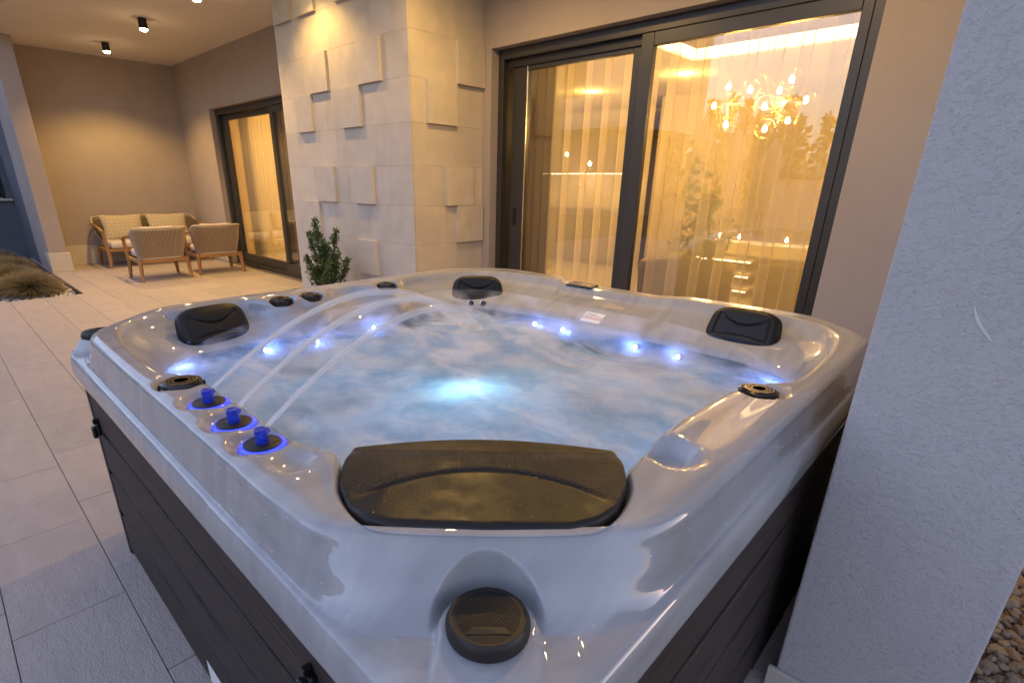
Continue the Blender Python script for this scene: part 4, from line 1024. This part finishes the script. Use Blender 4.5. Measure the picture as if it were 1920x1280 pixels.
# chandelier
def ck(p): return Vector((p[0] * 1.04, p[1] * 1.04, 1.326 + (p[2] - 1.326) * 1.04))
cen = ck((-1.77, 5.0, 1.96)); ch = thing('chandelier', 'chandelier of clear glass globes on thin rods behind the right pane', 'chandelier', cen)
GL = [(-2.039, 5.0, 2.095, 0), (-2.186, 5, 1.975, .12), (-2.031, 5, 1.815, .05), (-1.785, 5, 2.03, -.2), (-1.70, 5, 2.06, .22), (-1.555, 5, 2.10, 0), (-1.455, 5, 1.96, .1), (-1.652, 5, 1.90, -.22), (-1.707, 5, 1.765, .05), (-1.586, 5, 1.83, .2)]
apex = ck((-1.77, 5, 2.165)); hubL = ck((-2.02, 5, 1.965)); hubR = ck((-1.555, 5, 1.96)); hubC = ck((-1.735, 5, 1.93)) + Vector((0, .28, 0))
J = Join()
def rod(p, q, r=.006):
    v, f = tube_mesh([Vector(p) - cen, Vector(q) - cen], r, 6); J.add(v, f)
for h_ in (hubL, hubR, hubC): rod(apex, h_)
rod(hubL, hubR); rod(hubL, hubC); rod(hubR, hubC); rod(apex, (apex.x, apex.y, 2.858), .004)
for gx, gy, gz, dy in GL:
    p = ck((gx, gy, gz)) + Vector((0, dy, 0)); h_ = min((hubL, hubR, hubC), key=lambda q: (q - p).length); globe(ch, p - cen, .078); rod(p - (p - h_).normalized() * .07, h_, .007)
J.obj('rods', MAT['brass'], ch)
for p in (hubL, hubR, hubC): light_pt('chandelier_light', p + Vector((0, -.02, -.06)), 6.2, INW, .10)
for lx, ly in ((-3.3, 6.8), (-4.9, 7.2), (-5.6, 6.2), (-1.2, 7.6), (.6, 7.6)):
    t = lathe('ceiling_spot', [(.045, 2.548), (.045, 2.559)], MAT['lamp_lens'], None, 20); t.location = (lx, ly, 0); t.parent = room; t.matrix_parent_inverse = Matrix.Translation(room.location).inverted()
    light_pt('ceiling_spot_light', (lx, ly, 2.48), 4.4, INW, .05)
# furniture inside
def sofa_chair(name, label, loc, rz):
    t = thing(name, label, 'chair', loc, rz)
    vs_, fs = [], []; n = 24
    for j, (zz, rr) in enumerate(((.18, .36), (.45, .39), (.72, .40), (.80, .385), (.80, .34), (.72, .31), (.45, .30))):
        for i in range(n + 1):
            a = math.pi * (-.12 + 1.24 * i / n); vs_.append((rr * math.cos(a), rr * math.sin(a), zz - .10 * abs(math.cos(a)) * (zz > .5)))
    for j in range(6):
        for i in range(n): fs.append((j * (n + 1) + i, j * (n + 1) + i + 1, (j + 1) * (n + 1) + i + 1, (j + 1) * (n + 1) + i))
    mesh_obj('backrest', vs_, fs, MAT['fabric_brown'], t, True)
    lathe('seat', [(.30, .25), (.33, .30), (.33, .42), (.28, .46), (.0005, .47)], MAT['fabric_brown'], t, 28)
    for a in (45, 135, 225, 315): tube('leg', [(.24 * math.cos(rad(a)), .24 * math.sin(rad(a)), .26), (.27 * math.cos(rad(a)), .27 * math.sin(rad(a)), 0)], [.016, .011], MAT['teak'], t)
    return t
sofa_chair('dining_chair', 'rounded brown armchair inside, left in the right pane', (-1.98, 4.55, 0), rad(200))
sofa_chair('dining_chair', 'rounded brown armchair inside, near the right window jamb', (-1.05, 4.75, 0), rad(160))
dt = thing('dining_table', 'oval dining table inside under the globe chandelier', 'table', (-1.5, 5.5, 0)); lathe('tabletop', [(.45, .72), (.47, .735), (.46, .752), (.0005, .753)], MAT['kitchen_stone'], dt, 40).scale = (1.9, 1, 1); lathe('pedestal', [(.28, 0), (.26, .02), (.09, .06), (.08, .70), (.2, .72)], MAT['brass'], dt, 28)
sb = thing('sideboard', 'low wooden sideboard with lit shelves inside the room', 'sideboard', (-2.5, 7.0, 0))
def sbb(n_, *a, mat='teak'): return at_world(box(n_, *a, MAT[mat], None, .004), sb)
sbb('carcass', -2.95, -.4, 7.0, 7.45, .62, .66, mat='room_ceiling')
for k, zz in enumerate((.10, .28, .46)):
    sbb('shelf', -2.95, -2.2, 6.92, 7.40, zz, zz + .04, mat='room_ceiling'); sbb('shelf_light', -2.93, -2.22, 6.925, 6.935, zz - .02, zz - .001, mat='cove')
sbb('side_panel', -2.99, -2.951, 6.95, 7.45, 0, .66); sbb('side_panel', -.399, -.36, 6.95, 7.45, 0, .66); sbb('back_panel', -2.95, -.4, 7.451, 7.47, 0, .66)
for k, (cx_, lb) in enumerate(((-2.75, 'lit tealight at the left end of the sideboard'), (-2.5, 'lit tealight second from the left on the sideboard'), (-1.95, 'lit tealight behind the indoor plant'), (-1.42, 'left of the two paired tealights on the sideboard'), (-1.29, 'right of the two paired tealights on the sideboard'), (-.72, 'lit tealight at the right end of the sideboard'))):
    t = thing('tealight', lb, 'candle', (cx_, 7.2, .661), 0, 'tealights on the sideboard'); lathe('cup', [(.045, 0), (.055, .05), (.06, .11), (.057, .11), (.05, .02), (.0005, .015)], MAT['globe_glass'], t, 20); lathe('flame', [(.0005, .03), (.02, .045), (.016, .07), (.0005, .10)], MAT['bulb'], t, 10)
# indoor plant
ip = thing('indoor_plant', 'leafy green indoor plant behind the right pane', 'plant', (-1.83, 4.55, 0))
lathe('pot', [(.15, 0), (.19, .34), (.17, .34), (.16, .30), (.0005, .30)], MAT['room_ceiling'], ip, 28)
tube('stem', [(0, 0, .3), (.03, .02, .7), (-.02, .0, 1.1), (.0, .02, 1.4)], [.016, .013, .01, .006], MAT['bark'], ip)
pts = []
for k in range(16):
    a = rng.uniform(0, 6.28); z0_ = rng.uniform(.6, 1.35); L = rng.uniform(.12, .26)
    for q in range(26):
        t_ = rng.uniform(.2, 1); pts.append((L * t_ * math.cos(a) + rng.normal() * .035, L * t_ * math.sin(a) + rng.normal() * .035, z0_ + .16 * t_ + rng.normal() * .05))
leaves('leaf', pts, .075, MAT['ficus_leaf'], ip, None, 1.8)['kind'] = 'stuff'

# ================================================================== DOWNLIGHTS IN THE SOFFIT
def downlight(x_, y_, label, e, size=128):
    t = thing('downlight', label, 'downlight', (x_, y_, ZC), 0, 'soffit downlights')
    lathe('housing', [(.0455, 0), (.0455, -.105), (.043, -.108), (.040, -.1075), (.0415, -.1075), (.041, -.1070), (.0005, -.1069)], MAT['brass_dark'], t, 32)
    lathe('lens', [(.0405, -.1076), (.038, -.118), (.028, -.127), (.0005, -.131)], MAT['lamp_lens'], t, 24)
    L = bpy.data.lights.new('downlight_lamp', 'SPOT'); L.energy = e; L.color = (1.0, .59, .16); L.spot_size = rad(size); L.spot_blend = .55; L.shadow_soft_size = .035
    o = bpy.data.objects.new('downlight_lamp', L); COL.objects.link(o); o.parent = t; o.location = (0, 0, -.145); return t
MAT['brass_dark'] = simple('bronze_housing', (.035, .028, .02), .35, Metallic=.5)
E0 = 19
downlight(-9.60, 2.37, 'small cylindrical downlight nearest the patio end wall', E0 * 1.15)
downlight(-7.88, 2.37, 'cylindrical downlight in the middle of the patio soffit', E0 * 1.2)
downlight(-6.235, 2.39, 'downlight at the top edge of the picture near the stone pillar', E0 * 1.2)
downlight(-4.60, 2.38, 'downlight in front of the stone pillar above the picture', E0 * .42)
downlight(-2.62, 2.38, 'downlight above the far side of the tub', E0 * .7, 164)
downlight(-1.0, 2.38, 'downlight above the tub nearest the rendered pier', E0 * .5, 164)

# ================================================================== PATIO FURNITURE
def seat_unit(name, label, cat, loc, rz, W, D=.62, H=.72, group=None):
    """teak seat with a rope-wrapped back; faces +X of its own frame, origin on the floor at its middle"""
    t = thing(name, label, cat, loc, rz, group); hw, hd_ = W / 2, D / 2
    for sx in (-1, 1):
        for sy in (-1, 1):
            x_, y_ = sx * (hd_ - .02), sy * (hw - .02)
            v, f = tube_mesh([(x_ - sx * .035, y_ - sy * .02, .30), (x_, y_, .0)], [.030, .021], 4); mesh_obj('leg', v, f, MAT['teak'], t)
    bm = bmesh.new()
    add_box(bm, -hd_ + .03, hd_ - .03, -hw + .02, -hw + .06, .245, .29, .004); add_box(bm, -hd_ + .03, hd_ - .03, hw - .06, hw - .02, .245, .29, .004)
    add_box(bm, hd_ - .07, hd_ - .03, -hw + .06, hw - .06, .245, .29, .004); add_box(bm, -hd_ + .03, -hd_ + .07, -hw + .06, hw - .06, .245, .29, .004); add_box(bm, -hd_ + .07, hd_ - .07, -hw + .06, hw - .06, .26, .275)
    bm_obj('seat_frame', bm, MAT['teak'], t)
    bm = bmesh.new(); add_box(bm, -hd_ + .09, hd_ - .02, -hw + .075, hw - .075, .292, .395, .035, 3); bm_obj('seat_cushion', bm, MAT['cushion'], t, True)
    # plan curve of the back: rounded U, arms coming forward
    def plan(s, off=0.0):
        """s in -1..1 along the back"""
        k = 7.0; a = s * math.pi / 2 * .96
        y_ = (hw - off) * math.copysign(abs(math.sin(a)) ** (2 / k), a); x_ = -hd_ + off + (.30) * (1 - abs(math.cos(a)) ** (2 / k))
        return x_, y_
    S = np.sign(np.linspace(-1, 1, 61)) * np.abs(np.linspace(-1, 1, 61)) ** 3.2; topz = lambda s: H - .10 * abs(s) ** 6
    sa = np.sign(np.linspace(-1, 1, 1201)) * np.abs(np.linspace(-1, 1, 1201)) ** 3.5; pp = np.array([plan(q) for q in sa]); al = np.r_[0, np.cumsum(np.hypot(*np.diff(pp, axis=0).T))]; nr = int(al[-1] / .0165)
    rope = Join()
    for i in range(nr):
        s = float(np.interp((i + .5) / nr * al[-1], al, sa)); x0_, y0_ = plan(s, .03); x1_, y1_ = plan(s)
        lean = -.06 * (1 - abs(s) ** 3)
        v, f = tube_mesh([(x0_ * .98 + .012, y0_ * .90, .29), ((x0_ + x1_) / 2 + lean * .5, (y0_ + y1_) / 2, .5), (x1_ + lean, y1_, topz(s) - .01)], .0048, 5, False); rope.add(v, f)
    ro = rope.obj('rope_back', MAT['rope'], t, True); ro['kind'] = 'stuff'
    # sheet just inside the ropes, coloured dark as shade in the gaps
    vs_, fs = [], []
    for j in range(6):
        for s in S:
            x0_, y0_ = plan(s, .045); x1_, y1_ = plan(s, .012); lean = -.06 * (1 - abs(s) ** 3); q = j / 5; vs_.append((x0_ * .98 + .02 + (x1_ + lean + .012 - x0_ * .98 - .02) * q, y0_ * .90 + (y1_ - y0_ * .90) * q, .30 + (topz(s) - .03 - .30) * q))
    fs = [(j * 61 + i, j * 61 + i + 1, (j + 1) * 61 + i + 1, (j + 1) * 61 + i) for j in range(5) for i in range(60)]
    mesh_obj('gap_shade_sheet', vs_, fs, MAT['gap_shade'], t, True)
    tp = []
    for s in S:
        x_, y_ = plan(s); tp.append((x_ - .06 * (1 - abs(s) ** 3), y_, topz(s)))
    tube('top_band', tp, .014, MAT['rope_band'], t, 8)
    tube('bottom_band', [(plan(s, .03)[0] * .98 + .012, plan(s, .03)[1] * .90, .300) for s in S], .013, MAT['rope_band'], t, 8)
    for sy in (-1, 1):
        x_, y_ = plan(sy); bm = bmesh.new(); a_ = (x_, y_, topz(1)); 
        v, f = tube_mesh([(x_ - .02, y_, topz(1) + .004), (hd_ * .45, sy * hw, topz(1) - .035), (hd_ - .05, sy * (hw - .012), topz(1) - .075)], [.024, .026, .024], 8, True, .6); mesh_obj('arm', v, f, MAT['teak'], t, True)
        v, f = tube_mesh([(hd_ - .06, sy * (hw - .015), topz(1) - .08), (hd_ - .045, sy * (hw - .03), .25)], [.024, .026], 4); mesh_obj('arm_post', v, f, MAT['teak'], t)
    return t
def cushion(label, loc, rot, w, h, mat, group=None):
    n = 26; vs_, fs, uv = [], [], []
    for sgn in (1, -1):
        for j in range(n + 1):
            for i in range(n + 1):
                u, v_ = -1 + 2 * i / n, -1 + 2 * j / n; e = max(0, (1 - abs(u) ** 2.6)) ** .5 * max(0, (1 - abs(v_) ** 2.6)) ** .5
                pin = 1 - .07 * (1 - abs(u)) * abs(v_) - .0; pin2 = 1 - .07 * (1 - abs(v_)) * abs(u)
                vs_.append((sgn * .065 * e, u * w / 2 * pin2, v_ * h / 2 * pin)); uv.append((u * w * .5, v_ * h * .5))
    W_ = n + 1; o_ = W_ * W_
    for j in range(n):
        for i in range(n):
            q = (j * W_ + i, j * W_ + i + 1, (j + 1) * W_ + i + 1, (j + 1) * W_ + i); fs.append(q); fs.append(tuple(o_ + k for k in reversed(q)))
    o = mesh_obj('cushion', vs_, fs, mat, None, True, uv); o.location = loc; o.rotation_euler = rot; tag(o, label, 'cushion', group); return o
seat_unit('garden_sofa', 'two-seat teak garden sofa with rope back against the end wall', 'sofa', (-10.24, 2.64, 0), 0, 1.52, .70, .73)
seat_unit('garden_armchair', 'teak armchair with woven rope back, left of the pair', 'armchair', (-8.575, 2.215, 0), rad(180), .66, .64, .70, 'patio armchairs')
seat_unit('garden_armchair', 'teak armchair with woven rope back, beside the far sliding door', 'armchair', (-8.66, 3.005, 0), rad(176), .66, .64, .70, 'patio armchairs')
cushion('diamond patterned cushion at the left end of the garden sofa', (-10.36, 2.27, .575), (0, rad(-16), rad(3)), .58, .40, MAT['pattern'], 'sofa cushions')
cushion('diamond patterned cushion at the right end of the garden sofa', (-10.36, 2.93, .575), (0, rad(-16), rad(-3)), .60, .40, MAT['pattern'], 'sofa cushions')
cushion('pale cushion in the left patio armchair', (-8.42, 2.215, .545), (0, rad(16), 0), .42, .36, MAT['cushion'], 'armchair cushions')
cushion('pale cushion in the armchair beside the far door', (-8.51, 3.005, .545), (0, rad(16), 0), .42, .36, MAT['cushion'], 'armchair cushions')

# ================================================================== PLANTS
sh = thing('potted_shrub', 'upright small-leaved green shrub between tub and stone pillar', 'shrub', (-4.33, 2.42, 0))
lathe('pot', [(.17, 0), (.22, .40), (.20, .40), (.19, .36), (.0005, .36)], MAT['terracotta'], sh, 28)
pts, dirs, tone = [], [], []; SJ = Join()
for (sx, sy, hgt, w) in ((-.26, .02, .86, .085), (-.05, -.03, .985, .115), (-.13, .08, .80, .10), (.22, 0, .93, .08), (.12, .06, .72, .11), (.30, .05, .68, .075), (.03, .0, .80, .12), (-.2, -.06, .66, .11), (.2, -.08, .62, .10), (0, -.1, .6, .12)):
    base = np.array([sx * .35, sy * .5, .36]); tip = np.array([sx, sy, hgt])
    v, f = tube_mesh([base, (base + tip) / 2 + np.array([0, 0, .03]), tip], [.008, .006, .002], 5); SJ.add(v, f)
    ns = int(64 * (hgt - .3) / .5)
    for k in range(ns):
        t_ = rng.uniform(.12, 1.0) ** .8; p = base + (tip - base) * t_; a = rng.uniform(0, 6.283); ww = w * (1 - t_ * .88) * rng.uniform(.35, 1.1)
        q = p + np.array([ww * math.cos(a), ww * math.sin(a), .02 + ww * .5])
        if t_ < .9:
            v, f = tube_mesh([p, q], [.0022, .0012], 4); SJ.add(v, f)
        for m_ in range(7):
            qq = p + (q - p) * rng.uniform(.35, 1.05) + rng.normal(size=3) * .010; pts.append(qq); dirs.append((math.cos(a) * .8, math.sin(a) * .8, .7)); tone.append(.25 + .55 * t_ * (ww / w if w else 0) + .1)
    for m_ in range(16): pts.append(tip + np.array([rng.normal() * .006, rng.normal() * .006, rng.uniform(-.06, .012)])); dirs.append((rng.normal() * .5, rng.normal() * .5, 1)); tone.append(.75)
leaves('foliage', pts, .024, MAT['shrub_leaf'], sh, dirs, 1.7, tone, .55)['kind'] = 'stuff'
SJ.obj('stems', MAT['bark'], sh)

bed = box('planter_bed', -12.3, -7.95, -6, 1.165, -.055, -.035, MAT['soil']); tag(bed, kind='structure')
kb_ = thing('bed_edging', 'thin grey edging strip along the planting bed', 'edging', (-9, 1.16, 0)); at_world(box('strip', -10.05, -7.945, 1.150, 1.168, -.04, .004, MAT['frame']), kb_); at_world(box('strip', -7.945, -7.932, -3, 1.168, -.04, -.003, MAT['frame']), kb_)
def pebble_mesh(seed, flat=.6):
    r = np.random.default_rng(seed); bm = bmesh.new(); bmesh.ops.create_icosphere(bm, subdivisions=1, radius=1)
    pl_ = [(Vector(r.normal(size=3)).normalized(), r.uniform(.62, .9)) for _ in range(7)]
    for v in bm.verts:
        for n_, d_ in pl_:
            k = v.co.dot(n_)
            if k > d_: v.co -= n_ * (k - d_)
        v.co.z *= flat; v.co.y *= .75
    me = bpy.data.meshes.new('stone'); bm.to_mesh(me); bm.free(); return me
PM = [pebble_mesh(s, .5 + .08 * (s % 3)) for s in range(8)]
def scatter_join(name, spots, mat, parent):
    J = Join()
    for (px, py, pz, s) in spots:
        me = PM[int(rng.integers(8))]; R3 = Euler((rng.uniform(-.5, .5), rng.uniform(-.5, .5), rng.uniform(0, 6.28))).to_matrix()
        J.add([R3 @ v.co * s + Vector((px, py, pz)) for v in me.vertices], [tuple(p.vertices) for p in me.polygons])
    o = J.obj(name, mat, parent); o['kind'] = 'stuff'; return o
spots = [(rng.uniform(-10.0, -7.97), rng.uniform(-.6, 1.14), -.028 + rng.uniform(0, .012), rng.uniform(.010, .024)) for _ in range(3000)]
peb = scatter_join('white_pebbles', spots, MAT['white_pebble'], None); tag(peb, 'white pebbles covering the planting bed', 'pebbles')
GRASS = [(-8.37, .72, .40, 'round tan tuft of ornamental grass at the bed corner'), (-8.62, .02, .38, 'tan grass tuft cut by the left picture edge'), (-9.28, .60, .38, 'tan grass tuft behind the corner tuft'), (-10.15, .72, .36, 'rearmost tan grass tuft beside the shaded wall'), (-11.1, .70, .36, 'small far grass tuft in front of the louvred opening')]
def tuft(x_, y_, R, label, seed):
    r = np.random.default_rng(seed); t = thing('ornamental_grass', label, 'grass tuft', (x_, y_, -.035), 0, 'ornamental grass tufts')
    n = 5200; a = r.uniform(0, 6.283, n); cz = r.uniform(.0, 1, n); sz = np.sqrt(1 - cz ** 2); k = r.uniform(.84, 1.06, n) * (1 + .05 * np.sin(3 * a + seed))
    tip = np.stack([sz * np.cos(a) * R * k, sz * np.sin(a) * R * k, (.02 + cz * .31) * k], 1)
    b0 = np.stack([np.cos(a) * .09 * r.uniform(0, 1, n), np.sin(a) * .09 * r.uniform(0, 1, n), np.zeros(n)], 1)
    mid = b0 * .35 + tip * .62 + np.stack([0 * cz, 0 * cz, .055 * sz], 1)
    d = tip - b0; side = np.cross(d, r.normal(size=(n, 3))); side /= np.linalg.norm(side, axis=1)[:, None]; w = .0026
    Vv = np.stack([b0 - side * w, b0 + side * w, mid + side * w, mid - side * w, tip], 1).reshape(-1, 3); Vv[:, 2] = np.maximum(Vv[:, 2], .004)
    Fv = []
    for i in range(n): Fv += [(5 * i, 5 * i + 1, 5 * i + 2, 5 * i + 3), (5 * i + 3, 5 * i + 2, 5 * i + 4)]
    o = mesh_obj('blades', Vv, Fv, MAT['grass_blade'], t); o['kind'] = 'stuff'
    q = r.uniform(0, .30, n); tn = np.stack([q * .3, q * .3, .25 + q, .25 + q, .70 + q], 1).reshape(-1)
    at_ = o.data.attributes.new('tone', 'FLOAT', 'POINT'); at_.data.foreach_set('value', np.clip(tn, 0, 1).astype(np.float32))
for i, (x_, y_, R, lb) in enumerate(GRASS): tuft(x_, y_, R, lb, 20 + i)

# ------------------------------------------------------------------ gravel right of the pier
gb = box('gravel_bed', .172, 3.0, -6, 3.52, -.07, -.045, MAT['sand']); tag(gb, kind='structure')
for m_ in PM: m_.materials.clear(); m_.materials.append(MAT['stone'])
placed = []
for k in range(5200):
    if len(placed) >= 290: break
    px, py = rng.uniform(.20, .62), rng.uniform(1.55, 3.0)
    if px < .10 + (py - 1.3) * .1: continue
    if px > .30 + (py - 1.7) * .28: continue
    s = rng.uniform(.017, .032)
    if any((px - a_) ** 2 + (py - b2) ** 2 < (.60 * (s + c2)) ** 2 for a_, b2, c2 in placed): continue
    placed.append((px, py, s))
    inst('stone', PM[int(rng.integers(8))], gb, (px, py, -.028 + rng.uniform(-.004, .008)), (rng.uniform(-.45, .45), rng.uniform(-.45, .45), rng.uniform(0, 6.28)), (s, s, s))
scatter_join('gravel', [(rng.uniform(.2, 2.0), rng.uniform(.6, 3.4), -.042 + rng.uniform(0, .008), rng.uniform(.014, .026)) for _ in range(9000)], MAT['stone'], gb)

# ================================================================== GARDEN BEHIND THE CAMERA (mirrored in the glass)
def parasol(x_, y_, H, label):
    t = thing('closed_parasol', label, 'parasol', (x_, y_, -.06), 0, 'closed parasols across the garden')
    tube('pole', [(0, 0, 0), (0, 0, H)], .024, MAT['frame'], t)
    lathe('furled_canopy', [(.09, .9), (.15, 1.0), (.17, 1.4), (.16, H - .55), (.23, H - .42), (.21, H - .36), (.10, H - .12), (.03, H), (.0005, H + .03)], MAT['parasol'], t, 16)
    lathe('base', [(.3, 0), (.3, .06), (.05, .09), (.0005, .09)], MAT['terracotta'], t, 20)
parasol(-4.95, -4.0, 2.62, 'tallest closed parasol mirrored in the right pane'); parasol(-4.25, -4.0, 2.36, 'middle closed parasol mirrored in the right pane'); parasol(-3.57, -4.0, 2.18, 'shortest closed parasol mirrored in the right pane')
bw = thing('boundary_wall', 'low pale boundary wall mirrored in the right pane', 'wall', (-2, -7, 0)); at_world(box('wall', -4.6, 6, -7.2, -7.0, -.06, 1.40, MAT['plaster_white'], None, .01), bw); at_world(box('coping', -4.65, 6.05, -7.25, -6.95, 1.401, 1.47, MAT['limestone'], None, .006), bw)
nh = thing('neighbour_house', 'white upper storey of a house mirrored in the left pane', 'house', (-13, -14, 0))
at_world(box('upper_storey', -18, -11.2, -18, -12, 3.35, 7.2, MAT['plaster_white'], None, .01), nh); at_world(box('ground_storey', -17.5, -12.6, -17.5, -13.4, 0, 3.35, MAT['plaster'], None, .01), nh); at_world(box('window', -15.5, -13.5, -12.02, -11.985, 4.5, 6.0, MAT['louvre'], None, .005), nh)
def far_wood():
    pts, tone = [], []
    for k in range(90):
        a = rng.uniform(rad(195), rad(345)); R = rng.uniform(34, 60); h = rng.uniform(4.0, 7.4) * R / 42; cx_, cy_ = R * math.cos(a), R * math.sin(a); con = rng.random() < .6
        m_ = 190
        t_ = rng.uniform(0, 1, m_); aa = rng.uniform(0, 6.283, m_); rr = (1 - t_) ** (.8 if con else .45) * (1.6 if con else 2.6) * rng.uniform(.5, 1.05, m_)
        for q in range(m_): pts.append((cx_ + rr[q] * math.cos(aa[q]), cy_ + rr[q] * math.sin(aa[q]), .2 + t_[q] * h)); tone.append(t_[q])
    o = leaves('far_wood', pts, .75, MAT['tree_leaf'], None, None, 1.5, tone); tag(o, 'dark far wood along the horizon mirrored in the window', 'wood', None, 'stuff')
far_wood()
def garden_tree(x_, y_, H, R, label):
    t = thing('garden_tree', label, 'tree', (x_, y_, -.06)); tube('trunk', [(0, 0, 0), (.05, 0, H * .4), (0, .1, H * .8)], [.12, .09, .03], MAT['bark'], t)
    pts, tone = [], []
    for k in range(34):
        c_ = Vector((rng.normal() * R * .5, rng.normal() * R * .5, H * .55 + rng.normal() * H * .2)); s = rng.uniform(.25, .5)
        for q in range(70): pts.append((c_.x + rng.normal() * s * .6, c_.y + rng.normal() * s * .6, c_.z + rng.normal() * s * .5)); tone.append(rng.uniform(0, 1))
    o = leaves('crown', pts, .13, MAT['tree_leaf'], t, None, 1.7, tone); o['kind'] = 'stuff'
garden_tree(-15.5, .6, 4.2, 1.7, 'dark leafy tree beyond the louvred opening at the left edge')
